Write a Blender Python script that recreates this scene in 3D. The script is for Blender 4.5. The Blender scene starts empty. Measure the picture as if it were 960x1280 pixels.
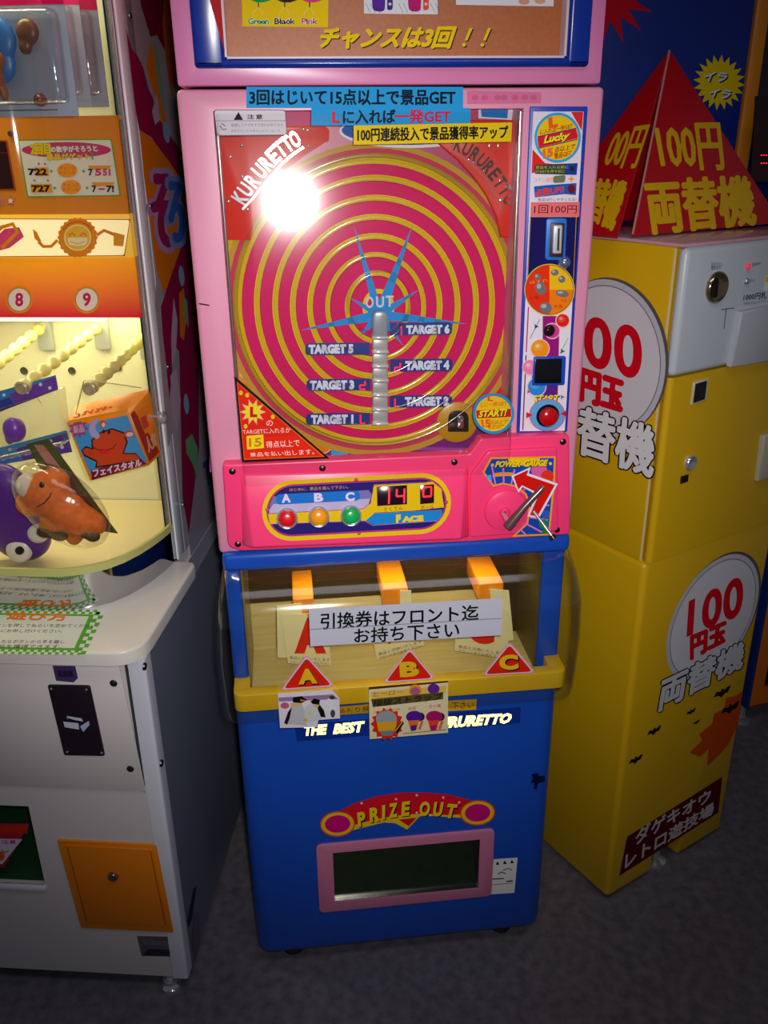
import bpy, bmesh, math, random
from mathutils import Vector, Matrix
random.seed(4)
S = bpy.context.scene
COL = S.collection
PI = math.pi

# ------------------------------------------------------------ camera
F = 1097.4                                   # focal length in pixels of the 960 x 1280 frame
CP = Vector((-0.1653, -1.2992, 1.5459))
pit, rol, yaw = math.radians(22.93), math.radians(-0.71), math.radians(6.2)
FW = Vector((math.sin(yaw)*math.cos(pit), math.cos(yaw)*math.cos(pit), -math.sin(pit)))
r0 = Vector((math.cos(yaw), -math.sin(yaw), 0)); u0 = r0.cross(FW)
RT = math.cos(rol)*r0 + math.sin(rol)*u0; UP = -math.sin(rol)*r0 + math.cos(rol)*u0
cd = bpy.data.cameras.new('camera'); cam = bpy.data.objects.new('camera', cd); COL.objects.link(cam)
cd.sensor_fit = 'VERTICAL'; cd.sensor_height = 36; cd.lens = 36*F/1280; cd.clip_start = 0.01
m = Matrix((RT, UP, -FW)).transposed().to_4x4(); m.translation = CP; cam.matrix_world = m
S.camera = cam
# ------------------------------------------------------------ light, exposure
w = bpy.data.worlds.new('world'); S.world = w; w.use_nodes = True
w.node_tree.nodes['Background'].inputs[0].default_value = (.50, .52, .62, 1)
w.node_tree.nodes['Background'].inputs[1].default_value = .12
def lamp(name, kind, loc, power, color=(1, 1, 1), size=.1, size_y=None, look=None, **k):
    d = bpy.data.lights.new(name, kind); d.energy = power; d.color = color
    if kind == 'AREA':
        d.size = size
        if size_y: d.shape = 'RECTANGLE'; d.size_y = size_y
    else: d.shadow_soft_size = size
    for a, b in k.items(): setattr(d, a, b)
    o = bpy.data.objects.new(name, d); COL.objects.link(o); o.location = loc
    if look is not None: o.rotation_euler = (Vector(look)-Vector(loc)).to_track_quat('-Z', 'Y').to_euler()
    return o
FLASH = CP + UP*.03 + RT*.028 + FW*.01
lamp('camera_flash', 'SPOT', FLASH, 59, (1, .97, .94), .020, look=FLASH + FW*1.0 + UP*.06 - RT*.05, spot_size=math.radians(75), spot_blend=1.0)
lamp('ceiling_lamp', 'AREA', (.1, -1.0, 2.6), 5, (.95, .93, 1), 1.2, .5, look=(.1, -.2, 0))
S.view_settings.view_transform = 'Standard'; S.view_settings.look = 'None'
S.view_settings.exposure = 0; S.view_settings.gamma = 1; S.view_settings.use_curve_mapping = False

# ------------------------------------------------------------ materials
def lin(c):
    c = c/255; return c/12.92 if c <= .04045 else ((c+.055)/1.055)**2.4
MATS = {}
def mat(c, rough=.35, metal=0, emit=0, alpha=None, noise=0, nscale=60, spec=.5, bump=0, wood=False):
    key = (c, rough, metal, emit, alpha, noise, nscale, spec, bump, wood)
    if key in MATS: return MATS[key]
    m = bpy.data.materials.new('paint_%02x%02x%02x' % tuple(int(x) for x in c)); m.use_nodes = True
    nt = m.node_tree; b = nt.nodes['Principled BSDF']; L = [lin(x) for x in c]+[1]
    b.inputs['Base Color'].default_value = L; b.inputs['Roughness'].default_value = rough
    b.inputs['Metallic'].default_value = metal; b.inputs['Specular IOR Level'].default_value = spec
    if emit:
        b.inputs['Emission Color'].default_value = L; b.inputs['Emission Strength'].default_value = emit
    if noise or bump:
        tc = nt.nodes.new('ShaderNodeTexCoord'); n = nt.nodes.new('ShaderNodeTexNoise')
        n.inputs['Scale'].default_value = nscale; n.inputs['Detail'].default_value = 5
        src = tc.outputs['Object']
        if wood:
            mp = nt.nodes.new('ShaderNodeMapping'); mp.inputs['Scale'].default_value = (.6, 8, 8)
            nt.links.new(src, mp.inputs[0]); src = mp.outputs[0]
        nt.links.new(src, n.inputs['Vector'])
        if noise:
            r = nt.nodes.new('ShaderNodeMapRange'); r.inputs[1].default_value = .3; r.inputs[2].default_value = .7
            r.inputs[3].default_value = 1-noise; r.inputs[4].default_value = 1+noise*.6
            mx = nt.nodes.new('ShaderNodeMix'); mx.data_type = 'RGBA'; mx.blend_type = 'MULTIPLY'; mx.inputs[0].default_value = 1
            mx.inputs[6].default_value = L
            nt.links.new(n.outputs[0], r.inputs[0]); nt.links.new(r.outputs[0], mx.inputs[7]); nt.links.new(mx.outputs[2], b.inputs['Base Color'])
        if bump:
            bp = nt.nodes.new('ShaderNodeBump'); bp.inputs['Strength'].default_value = bump; bp.inputs['Distance'].default_value = .002
            nt.links.new(n.outputs[0], bp.inputs['Height']); nt.links.new(bp.outputs[0], b.inputs['Normal'])
    MATS[key] = m; return m
def clear(name, refl=.10, rough=.06, tint=(1, 1, 1), bump=0, edge=.5):
    m = bpy.data.materials.new(name); m.use_nodes = True; nt = m.node_tree; nt.nodes.clear()
    o = nt.nodes.new('ShaderNodeOutputMaterial'); t = nt.nodes.new('ShaderNodeBsdfTransparent'); t.inputs[0].default_value = (*tint, 1)
    g = nt.nodes.new('ShaderNodeBsdfGlossy'); g.inputs['Roughness'].default_value = rough
    lw = nt.nodes.new('ShaderNodeLayerWeight'); lw.inputs[0].default_value = .25
    r = nt.nodes.new('ShaderNodeMapRange'); r.inputs[3].default_value = refl; r.inputs[4].default_value = edge
    mx = nt.nodes.new('ShaderNodeMixShader')
    nt.links.new(lw.outputs['Facing'], r.inputs[0]); nt.links.new(r.outputs[0], mx.inputs[0])
    nt.links.new(t.outputs[0], mx.inputs[1]); nt.links.new(g.outputs[0], mx.inputs[2]); nt.links.new(mx.outputs[0], o.inputs[0])
    if bump:
        n = nt.nodes.new('ShaderNodeTexNoise'); n.inputs['Scale'].default_value = 25; tc = nt.nodes.new('ShaderNodeTexCoord')
        bp = nt.nodes.new('ShaderNodeBump'); bp.inputs['Strength'].default_value = bump; bp.inputs['Distance'].default_value = .004
        nt.links.new(tc.outputs['Object'], n.inputs[0]); nt.links.new(n.outputs[0], bp.inputs['Height']); nt.links.new(bp.outputs[0], g.inputs['Normal'])
    return m
def gradient(c0, c1, z0, z1, rough=.35, emit=0):
    """printed vertical colour blend on a board, in local height"""
    m = bpy.data.materials.new('printed_blend'); m.use_nodes = True; nt = m.node_tree; b = nt.nodes['Principled BSDF']
    b.inputs['Roughness'].default_value = rough
    tc = nt.nodes.new('ShaderNodeTexCoord'); sx = nt.nodes.new('ShaderNodeSeparateXYZ'); r = nt.nodes.new('ShaderNodeMapRange')
    r.inputs[1].default_value = z0; r.inputs[2].default_value = z1
    cr = nt.nodes.new('ShaderNodeValToRGB'); cr.color_ramp.elements[0].color = [lin(x) for x in c0]+[1]; cr.color_ramp.elements[1].color = [lin(x) for x in c1]+[1]
    nt.links.new(tc.outputs['Object'], sx.inputs[0]); nt.links.new(sx.outputs[2], r.inputs[0]); nt.links.new(r.outputs[0], cr.inputs[0]); nt.links.new(cr.outputs[0], b.inputs['Base Color'])
    if emit: nt.links.new(cr.outputs[0], b.inputs['Emission Color']); b.inputs['Emission Strength'].default_value = emit
    return m
WHITE = (236, 232, 232); BLACK = (14, 13, 16)
CHROME = mat((215, 215, 220), .16, .75); STEEL = mat((170, 165, 160), .25, 1); DARKMETAL = mat((90, 80, 75), .35, 1)
SHEET = clear('clear_acrylic', .038, .115, (.97, .97, .96))
BUBBLE = clear('clear_bubble_plastic', .05, .10, (.95, .95, .92), edge=.6)
BAG = clear('clear_bag_film', .07, .12, (.97, .97, .97), bump=.8)
RIDGE = clear('clear_ridge_plastic', .08, .16, (.96, .955, .93), edge=.22)
GLASS = clear('clear_glass_cover', .05, .05, (.99, .99, .96))

# ------------------------------------------------------------ things, planes, builders
class Thing:
    def __init__(s, name, label, cat, loc=(0, 0, 0), rz=0, group=None, kind=None):
        s.e = bpy.data.objects.new(name, None); COL.objects.link(s.e); s.e.empty_display_size = .05
        s.loc = Vector(loc); s.rz = rz; s.e.location = loc; s.e.rotation_euler = (0, 0, rz)
        s.R = Matrix.Rotation(rz, 3, 'Z'); s.Ri = s.R.transposed()
        tag(s.e, label, cat, group, kind)
    def ray(s, px, py):
        d = FW + (px-480)/F*RT - (py-640)/F*UP
        return s.Ri @ (CP-s.loc), s.Ri @ d
    def sub(s, *a, **k):                      # another thing that shares this frame of reference
        t = Thing(*a, loc=s.loc, rz=s.rz, **k); return t
def tag(o, label=None, cat=None, group=None, kind=None):
    if label: o['label'] = label
    if cat: o['category'] = cat
    if group: o['group'] = group
    if kind: o['kind'] = kind
class Plane:
    """flat face of a thing: origin o, in-face axes U (right) and V (up), outward normal N"""
    def __init__(s, T, o, U=(1, 0, 0), V=(0, 0, 1)):
        s.T = T; s.o = Vector(o); s.U = Vector(U).normalized(); s.V = Vector(V).normalized(); s.N = s.U.cross(s.V)
    def uv(s, px, py):
        c, d = s.T.ray(px, py); k = (s.o-c).dot(s.N)/d.dot(s.N); P = c+d*k-s.o
        return (P.dot(s.U), P.dot(s.V))
    def at(s, u, v, h=0): return s.o + s.U*u + s.V*v + s.N*h
    def p(s, px, py, h=0):
        if h == 0: u, v = s.uv(px, py); return s.at(u, v)
        q = s.lift(h); u, v = q.uv(px, py); return q.at(u, v)
    def lift(s, h): return Plane(s.T, s.o+s.N*h, s.U, s.V)
def front(T, t=0): return Plane(T, (0, t, 0))
def link(name, me, parent, label=None):
    o = bpy.data.objects.new(name, me); COL.objects.link(o)
    if parent is not None: o.parent = parent.e if isinstance(parent, Thing) else parent
    if label: o['label'] = label
    return o
def finish(bm, name, mats, parent, smooth=None, label=None):
    bmesh.ops.recalc_face_normals(bm, faces=bm.faces)
    me = bpy.data.meshes.new(name); bm.to_mesh(me); bm.free()
    if not isinstance(mats, (list, tuple)): mats = [mats]
    for m in mats: me.materials.append(m)
    if smooth is not None:
        for p in me.polygons: p.use_smooth = True
        me.set_sharp_from_angle(angle=math.radians(smooth))
    return link(name, me, parent, label)
def bev(bm, r, n=2, vert=None, edges=None):
    if r <= 0: return
    es = edges if edges is not None else [e for e in bm.edges if len(e.link_faces) == 2 and e.calc_face_angle(0) > .5]
    bmesh.ops.bevel(bm, geom=es, offset=r, segments=n, profile=.5, affect='EDGES', clamp_overlap=True)
def box_bm(x0, x1, y0, y1, z0, z1, r=0, n=2, vertical_only=False, bm=None):
    b = bmesh.new()
    vs = [b.verts.new(c) for c in ((x0, y0, z0), (x1, y0, z0), (x1, y1, z0), (x0, y1, z0), (x0, y0, z1), (x1, y0, z1), (x1, y1, z1), (x0, y1, z1))]
    for f in ((0, 3, 2, 1), (4, 5, 6, 7), (0, 1, 5, 4), (1, 2, 6, 5), (2, 3, 7, 6), (3, 0, 4, 7)): b.faces.new([vs[i] for i in f])
    es = [e for e in b.edges if (not vertical_only) or abs((e.verts[0].co-e.verts[1].co).normalized().z) > .9]
    bev(b, r, n, edges=es)
    if bm is None: return b
    me = bpy.data.meshes.new('tmp'); b.to_mesh(me); b.free(); bm.from_mesh(me); bpy.data.meshes.remove(me); return bm
def box(name, parent, x0, x1, y0, y1, z0, z1, m, r=0, n=2, vo=False, label=None):
    return finish(box_bm(x0, x1, y0, y1, z0, z1, r, n, vo), name, m, parent, 40 if r else None, label)
def hexa(name, parent, pts, m, r=0, n=2, label=None):
    """eight corners: front four then back four"""
    b = bmesh.new(); vs = [b.verts.new(p) for p in pts]
    for f in ((0, 1, 2, 3), (7, 6, 5, 4), (0, 4, 5, 1), (1, 5, 6, 2), (2, 6, 7, 3), (3, 7, 4, 0)): b.faces.new([vs[i] for i in f])
    bmesh.ops.recalc_face_normals(b, faces=b.faces); bev(b, r, n)
    return finish(b, name, m, parent, 40 if r else None, label)
def prism(name, parent, pl, uvs, h0, h1, m, r=0, n=2, label=None):
    b = bmesh.new(); f = b.faces.new([b.verts.new(pl.at(u, v, h0)) for u, v in uvs])
    ex = bmesh.ops.extrude_face_region(b, geom=[f]); tops = [v for v in ex['geom'] if isinstance(v, bmesh.types.BMVert)]
    bmesh.ops.translate(b, verts=tops, vec=pl.N*(h1-h0)); bmesh.ops.recalc_face_normals(b, faces=b.faces)
    if r:
        ts = set(tops); bev(b, r, n, edges=[e for e in b.edges if e.verts[0] in ts and e.verts[1] in ts])
    return finish(b, name, m, parent, 50, label)
def pprism(name, parent, pl, pxs, h0, h1, m, r=0, n=2, label=None):
    p2 = pl.lift(h1); return prism(name, parent, pl, [p2.uv(*q) for q in pxs], h0, h1, m, r, n, label)
def rpoly(pts, r, n=4):
    """polygon with rounded corners"""
    out = []; k = len(pts); rs = r if isinstance(r, (list, tuple)) else [r]*k
    for i in range(k):
        p, a, b = Vector(pts[i]).to_2d(), Vector(pts[i-1]).to_2d(), Vector(pts[(i+1) % k]).to_2d(); q = rs[i]
        if q <= 0: out.append(tuple(p)); continue
        da, db = (a-p), (b-p); q = min(q, da.length*.48, db.length*.48); A = p+da.normalized()*q; B = p+db.normalized()*q
        for j in range(n+1):
            t = j/n; out.append(tuple((1-t)**2*A+2*t*(1-t)*p+t*t*B))
    return out
def rrect(x0, y0, x1, y1, r, n=4): return rpoly([(x0, y0), (x1, y0), (x1, y1), (x0, y1)], r, n)
def ell(cx, cy, rx, ry=None, rot=0, n=32, a0=0, a1=360):
    ry = rx if ry is None else ry; c, s = math.cos(math.radians(rot)), math.sin(math.radians(rot)); out = []
    full = abs(a1-a0) >= 360
    for i in range(n if full else n+1):
        a = math.radians(a0+(a1-a0)*i/n); x, y = rx*math.cos(a), ry*math.sin(a)
        out.append((cx+x*c-y*s, cy+x*s+y*c))
    return out
def star(cx, cy, r1, r2, n, rot=0, sx=1):
    return [(cx+sx*(r1 if i % 2 == 0 else r2)*math.cos(rot+PI*i/n), cy+(r1 if i % 2 == 0 else r2)*math.sin(rot+PI*i/n)) for i in range(2*n)]
def lathe(name, parent, o, axis, prof, m, n=24, label=None, matsel=None):
    """prof: (radius, height along axis)"""
    A = Vector(axis).normalized(); X = A.orthogonal().normalized(); Y = A.cross(X); o = Vector(o); b = bmesh.new(); rings = []
    for r, h in prof:
        if r < 1e-6: rings.append([b.verts.new(o+A*h)])
        else: rings.append([b.verts.new(o+A*h+(X*math.cos(2*PI*i/n)+Y*math.sin(2*PI*i/n))*r) for i in range(n)])
    for R0, R1 in zip(rings, rings[1:]):
        for i in range(n):
            j = (i+1) % n
            if len(R0) == 1 and len(R1) == 1: continue
            if len(R0) == 1: b.faces.new((R0[0], R1[i], R1[j]))
            elif len(R1) == 1: b.faces.new((R0[i], R0[j], R1[0]))
            else: b.faces.new((R0[i], R0[j], R1[j], R1[i]))
    return finish(b, name, m, parent, 45, label)
def tube_bm(pts, r, n=10, bm=None, closed=False, flat=1):
    b = bm or bmesh.new(); pts = [Vector(p) for p in pts]; k = len(pts); rings = []; prev = None
    rr = r if isinstance(r, (list, tuple)) else [r]*k
    for i, p in enumerate(pts):
        t = (pts[(i+1) % k]-pts[i-1]) if closed else (pts[min(i+1, k-1)]-pts[max(i-1, 0)])
        t.normalize()
        if prev is None: X = t.orthogonal().normalized()
        else: X = (prev-t*prev.dot(t)).normalized()
        prev = X; Y = t.cross(X)
        rings.append([b.verts.new(p+(X*math.cos(2*PI*j/n)+Y*math.sin(2*PI*j/n))*rr[i]) for j in range(n)])
    for i in range(k if closed else k-1):
        A, B = rings[i], rings[(i+1) % k]
        for j in range(n): b.faces.new((A[j], A[(j+1) % n], B[(j+1) % n], B[j]))
    if not closed: b.faces.new(rings[0][::-1]); b.faces.new(rings[-1])
    return b
def tube(name, parent, pts, r, m, n=10, label=None, closed=False): return finish(tube_bm(pts, r, n, closed=closed), name, m, parent, 60, label)
def boolean(o, cutters, op='DIFFERENCE'):
    for c in cutters:
        md = o.modifiers.new('b', 'BOOLEAN'); md.operation = op; md.object = c; md.solver = 'EXACT'
    dg = bpy.context.evaluated_depsgraph_get(); me = bpy.data.meshes.new_from_object(o.evaluated_get(dg))
    o.modifiers.clear(); o.data = me
    for c in cutters: bpy.data.objects.remove(c)
    for p in me.polygons: p.use_smooth = True
    me.set_sharp_from_angle(angle=math.radians(35)); return o
def cutter(T, x0, x1, y0, y1, z0, z1, r=0):
    return finish(box_bm(x0, x1, y0, y1, z0, z1, r, 3), 'cutter', [], T)
def blob(name, parent, balls, m, vox=.004, label=None):
    """one closed soft surface grown from overlapping ellipsoids: (centre, (rx, ry, rz), tilt about y)"""
    b = bmesh.new()
    for c, r, *t in balls:
        M = Matrix.Translation(c) @ Matrix.Rotation(t[0] if t else 0, 4, 'Y') @ Matrix.Diagonal((*r, 1))
        bmesh.ops.create_icosphere(b, subdivisions=3, radius=1, matrix=M)
    o = finish(b, name, m, parent, 180, label); md = o.modifiers.new('r', 'REMESH'); md.mode = 'VOXEL'; md.voxel_size = vox; md.use_smooth_shade = True
    sm = o.modifiers.new('s', 'SMOOTH'); sm.iterations = 4
    me = bpy.data.meshes.new_from_object(o.evaluated_get(bpy.context.evaluated_depsgraph_get())); o.modifiers.clear()
    me.materials.clear(); me.materials.append(m); o.data = me
    for p in me.polygons: p.use_smooth = True
    return o

# ------------------------------------------------------------ flat print
_txt = {}
def glyphs(s, bold=0, shear=0, spacing=1):
    k = (s, bold, shear, spacing)
    if k not in _txt:
        cu = bpy.data.curves.new('t', 'FONT'); cu.body = s; cu.resolution_u = 6 if len(s) < 4 else 2; cu.offset = bold; cu.shear = shear; cu.space_character = spacing
        o = bpy.data.objects.new('t', cu); COL.objects.link(o)
        me = bpy.data.meshes.new_from_object(o.evaluated_get(bpy.context.evaluated_depsgraph_get()))
        vs = [(v.co.x, v.co.y) for v in me.vertices]; fs = [tuple(p.vertices) for p in me.polygons]
        bpy.data.objects.remove(o); bpy.data.curves.remove(cu); bpy.data.meshes.remove(me)
        xs = [v[0] for v in vs]; ys = [v[1] for v in vs]; x0, x1, y0, y1 = min(xs), max(xs), min(ys), max(ys)
        _txt[k] = ([((x-x0)/(x1-x0), (y-y0)/(y1-y0)) for x, y in vs], fs, (x1-x0)/(y1-y0))
    return _txt[k]
class Print:
    """flat printed matter on a face; every layer lies a hair above the last"""
    def __init__(s, pl, h=.0004, step=.00003): s.pl = pl; s.h = h; s.step = step; s.v = []; s.f = []; s.mi = []; s.m = []
    def _m(s, m):
        if isinstance(m, tuple): m = mat(m, .55, spec=.07)
        if m not in s.m: s.m.append(m)
        return s.m.index(m)
    def raw(s, verts, faces, m):
        k = len(s.v); i = s._m(m); s.v += verts
        for f in faces: s.f.append(tuple(k+j for j in f)); s.mi.append(i)
    def poly(s, pxs, m, keep=False):
        s.raw([s.pl.p(x, y, s.h) for x, y in pxs], [tuple(range(len(pxs)))], m)
        if not keep: s.h += s.step
        return s
    def uvpoly(s, uvs, m): s.raw([s.pl.at(u, v, s.h) for u, v in uvs], [tuple(range(len(uvs)))], m); s.h += s.step; return s
    def ring(s, outer, inner, m):
        n = len(outer); s.raw([s.pl.p(x, y, s.h) for x, y in outer+inner], [(i, (i+1) % n, n+(i+1) % n, n+i) for i in range(n)], m); s.h += s.step; return s
    def line(s, pxs, wd, m):
        L = []; Rr = []; k = len(pxs)
        for i, p in enumerate(pxs):
            a = Vector(pxs[max(i-1, 0)]); b = Vector(pxs[min(i+1, k-1)]); d = (b-a).normalized(); n = Vector((-d.y, d.x))*wd/2
            L.append((p[0]+n.x, p[1]+n.y)); Rr.append((p[0]-n.x, p[1]-n.y))
        vs = [s.pl.p(x, y, s.h) for x, y in L+Rr]; s.raw(vs, [(i, i+1, k+i+1, k+i) for i in range(k-1)], m); s.h += s.step; return s
    def text(s, t, tl, tr, br, bl, m, bold=.0, shear=0, out=None, ob=.05, spacing=1):
        cjk = any(ord(c) > 0x2E80 for c in t)
        H = math.hypot(tl[0]-bl[0], tl[1]-bl[1]); n_ = max(1, len(t))
        def put(bd, mm):
            if cjk:
                vs, fs, asp = glyphs(t, 0, shear, spacing); r = bd*H*.7
                offs = [(0, 0)] if r < .12 else [(r*math.cos(a), r*math.sin(a)) for a in [2*PI*i/(6 if r < 1.2 else 10) for i in range(6 if r < 1.2 else 10)]]+([] if r < 1.2 else [(r*.5*math.cos(a), r*.5*math.sin(a)) for a in (0, 2, 4)])
            else: (vs, fs, _), offs = glyphs(t, bd, shear, spacing), [(0, 0)]
            for ox, oy in offs:
                s.raw([s.pl.p((1-b)*((1-a)*bl[0]+a*br[0])+b*((1-a)*tl[0]+a*tr[0])+ox, (1-b)*((1-a)*bl[1]+a*br[1])+b*((1-a)*tl[1]+a*tr[1])+oy, s.h) for a, b in vs], fs, mm)
                s.h += 4e-6
            s.h += s.step
        if out is not None: put(bold+ob, out)
        put(bold, m); return s
    def t(s, t, x, y, wd, ht, m, rot=0, **k):
        """text centred at x, y with width and height in frame pixels"""
        c, q = math.cos(math.radians(rot)), math.sin(math.radians(rot)); X = (c*wd/2, q*wd/2); Y = (q*ht/2, -c*ht/2)
        return s.text(t, (x-X[0]+Y[0], y-X[1]+Y[1]), (x+X[0]+Y[0], y+X[1]+Y[1]), (x+X[0]-Y[0], y+X[1]-Y[1]), (x-X[0]-Y[0], y-X[1]-Y[1]), m, **k)
    def build(s, name, parent, label=None):
        me = bpy.data.meshes.new(name); me.from_pydata([tuple(v) for v in s.v], [], s.f)
        for m in s.m: me.materials.append(m)
        me.polygons.foreach_set('material_index', s.mi); me.update(); return link(name, me, parent, label)
def screw(parent, pl, px, py, r=.0045, m=None):
    lathe('screw', parent, pl.p(px, py), pl.N, [(r, 0), (r, .0012), (r*.6, .0028), (0, .003)], m or DARKMETAL, 12)
def circ3(pl, a, b, c):
    (ax, ay), (bx, by), (cx, cy) = (pl.uv(*q) for q in (a, b, c)); d = 2*(ax*(by-cy)+bx*(cy-ay)+cx*(ay-by))
    ux = ((ax*ax+ay*ay)*(by-cy)+(bx*bx+by*by)*(cy-ay)+(cx*cx+cy*cy)*(ay-by))/d
    uy = ((ax*ax+ay*ay)*(cx-bx)+(bx*bx+by*by)*(ax-cx)+(cx*cx+cy*cy)*(bx-ax))/d
    return ux, uy, math.hypot(ax-ux, ay-uy)

# ------------------------------------------------------------ room
def struct(name, bm, m): o = finish(bm, name, m, None); o['kind'] = 'structure'; return o
struct('floor', box_bm(-2.5, 3, -2.2, 2.6, -.05, 0), mat((112, 108, 116), .55, noise=.35, nscale=45, bump=.15))
struct('wall_back', box_bm(-2.5, 3, 1.9, 1.98, 0, 2.8), mat((70, 66, 74), .7))
struct('ceiling', box_bm(-2.5, 3, -2.2, 1.9, 2.8, 2.86), mat((60, 60, 66), .8))

# ============================================================ CENTRAL PRIZE MACHINE
PINK = mat((222, 142, 172), .38); HOT = mat((255, 62, 122), .30); BLUE = mat((20, 76, 186), .33); NAVY = mat((16, 22, 104), .3)
YEL = mat((222, 178, 12), .4); ORANGE = mat((235, 140, 10), .35)
A = Thing('prize_game_machine', 'tall pink and blue spiral ball game machine standing in the middle', 'game machine')
FR = front(A, 0)
zt, zm, zl = 1.6126, .935, front(A, -.044).uv(500, 875)[1]-.002
# lower body with the prize mouth
low = box('lower_cabinet', A, -.29, .292, 0, .36, .03, zl, BLUE, .028, 4, label='blue lower cabinet')
po = [FR.uv(*q) for q in ((415, 1063), (601, 1048), (597, 1110), (418, 1125))]
ox0, ox1 = (po[0][0]+po[3][0])/2, (po[1][0]+po[2][0])/2; oz0, oz1 = (po[2][1]+po[3][1])/2, (po[0][1]+po[1][1])/2
boolean(low, [cutter(A, ox0, ox1, -.05, .14, oz0, oz1)])
for i, x in enumerate((-.22, .22)):
    for y in (.05, .31): lathe('foot', A, (x, y, 0), (0, 0, 1), [(0, 0), (.022, 0), (.022, .008), (.01, .012), (.01, .031), (0, .031)], mat((30, 30, 30), .6), 16)
# prize mouth frame
fo = [FR.uv(*q) for q in ((394, 1053), (619, 1037), (613, 1120), (400, 1138))]
fx0, fx1 = (fo[0][0]+fo[3][0])/2, (fo[1][0]+fo[2][0])/2; fz0, fz1 = (fo[2][1]+fo[3][1])/2, (fo[0][1]+fo[1][1])/2
mf = prism('prize_mouth_frame', A, FR, rrect(fx0, fz0, fx1, fz1, .012), 0, .004, mat((205, 120, 155), .4), .0015, 2, label='pink rounded frame around the prize mouth')
boolean(mf, [cutter(A, ox0+.001, ox1-.001, -.05, .1, oz0+.001, oz1-.001)])
hexa('mouth_flap', A, [(ox0+.001, .012, oz0+.002), (ox1-.001, .012, oz0+.002), (ox1-.001, .10, oz1-.030), (ox0+.001, .10, oz1-.030),
     (ox0+.001, .016, oz0+.001), (ox1-.001, .016, oz0+.001), (ox1-.001, .104, oz1-.034), (ox0+.001, .104, oz1-.034)], mat((30, 92, 36), .5, noise=.25, nscale=30), label='dark green sloping flap')
box('mouth_lining', A, ox0+.001, ox1-.001, .108, .112, oz0, oz1, mat((16, 20, 14), .6))
box('mouth_window', A, ox0+.001, ox1-.001, .003, .005, oz0+.001, oz1-.001, clear('prize_window', .03, .08, (.55, .6, .5)), label='smoky clear flap window')
box('mouth_sill', A, ox0+.001, ox1-.001, -.003, .004, oz0, oz0+.003, STEEL)
P = Print(FR)   # prize out emblem
P.poly([(418, 1019), (440, 1006), (470, 996), (500, 991.5), (530, 991), (560, 994), (585, 1000), (600, 1005), (600, 1022), (570, 1022), (530, 1019), (524, 1021), (509, 1037), (494, 1029), (480, 1028), (440, 1038), (425, 1042)], (235, 190, 20))
P.poly([(418, 1018), (440, 1005), (470, 995.5), (500, 991), (530, 990.5), (560, 993), (585, 999), (598, 1005), (590, 1017), (560, 1019), (530, 1017), (500, 1019), (470, 1024), (440, 1032)], (215, 22, 40))
P.poly([(498, 1024.5), (521, 1022), (511, 1033)], (205, 20, 40))
for x, y in ((422, 1030), (597, 1016)):
    P.poly(ell(x, y, 22, 16, -4), (225, 60, 40)); P.poly(ell(x, y, 20.5, 14.5, -4), (240, 190, 20)); P.poly(ell(x, y, 16, 11, -4), (205, 14, 120))
for ch, x, y, r in (('P', 451.5, 1024, -14), ('R', 467, 1018.5, -11), ('I', 479.5, 1015.5, -9), ('Z', 491.5, 1013, -7), ('E', 507, 1011, -6), ('O', 531, 1011, -2), ('U', 548, 1011.5, 1), ('T', 565, 1014, 5)):
    wd = {'I': 7, 'P': 12}.get(ch, 13)
    P.t(ch, x+1.2, y+1, wd, 18, (20, 15, 30), rot=r, bold=.07, shear=.2); P.t(ch, x, y, wd, 18, (240, 205, 20), rot=r, bold=.05, shear=.2)
for x, y in ((452, 1004), (495, 999), (521, 994), (554, 997), (574, 1003), (521, 1016), (538, 1019)): P.poly(ell(x, y, 1.5, n=8), (225, 200, 205), keep=True)
P.build('prize_out_emblem', A, 'red and yellow PRIZE OUT emblem with two magenta discs')
P = Print(FR)
P.poly([(617, 1074), (647, 1072), (643, 1116), (612.5, 1118)], WHITE)
for x, y in ((622, 1079), (631, 1078), (640, 1077)): P.poly([(x-2.5, y+2), (x, y-2.5), (x+2.5, y+2)], BLACK, keep=True)
P.h += .0002
P.line([(622, 1093), (627, 1090), (632, 1092)], 1.2, (60, 60, 60)); P.line([(629, 1088), (636, 1085), (640, 1088)], 1.2, (90, 90, 90)); P.line([(615, 1099), (630, 1098)], 1.4, (60, 60, 60)); P.line([(633, 1102), (641, 1101)], 1.6, (40, 40, 40)); P.line([(614, 1106), (641, 1104)], .7, (90, 90, 90))
P.build('warning_sticker', A, 'small white warning sticker beside the prize mouth')
P = Print(FR); P.poly([(664, 968), (672, 966), (674, 970), (681, 970), (681, 977), (673, 979), (671, 986), (667, 987), (668, 979), (663, 978), (666, 973)], (8, 20, 60)); P.build('scuff_mark', A)
# showcase recess
box('showcase_back', A, -.285, .285, .145, .36, zl-.004, zm, BLUE, .004, label='blue cabinet behind the showcase')
for n, x0, x1 in (('left', -.288, -.262), ('right', .248, .288)):
    box('showcase_pillar', A, x0, x1, .01, .145, zl, zm, BLUE, .006, 3)
box('showcase_lid', A, -.288, .288, -.012, .146, .906, zm+.004, BLUE, .010, 3, label='blue band over the showcase')
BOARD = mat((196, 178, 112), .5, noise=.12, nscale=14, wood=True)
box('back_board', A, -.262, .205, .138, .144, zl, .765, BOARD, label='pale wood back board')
box('shaded_back_board', A, -.262, .248, .141, .1449, zl, .906, mat((58, 44, 20), .35, noise=.2, nscale=12, wood=True), label='upper back board, its shade painted in as dark brown')  # shade on the upper back wall, put into a dark brown colour
box('inner_side_panel', A, .244, .2478, .012, .14, zl, .906, mat((84, 74, 26), .4)); box('inner_side_panel', A, -.2618, -.258, .012, .14, zl, .906, mat((120, 108, 70), .3))  # right panel's olive is darkened for the shade it stands in
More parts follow.
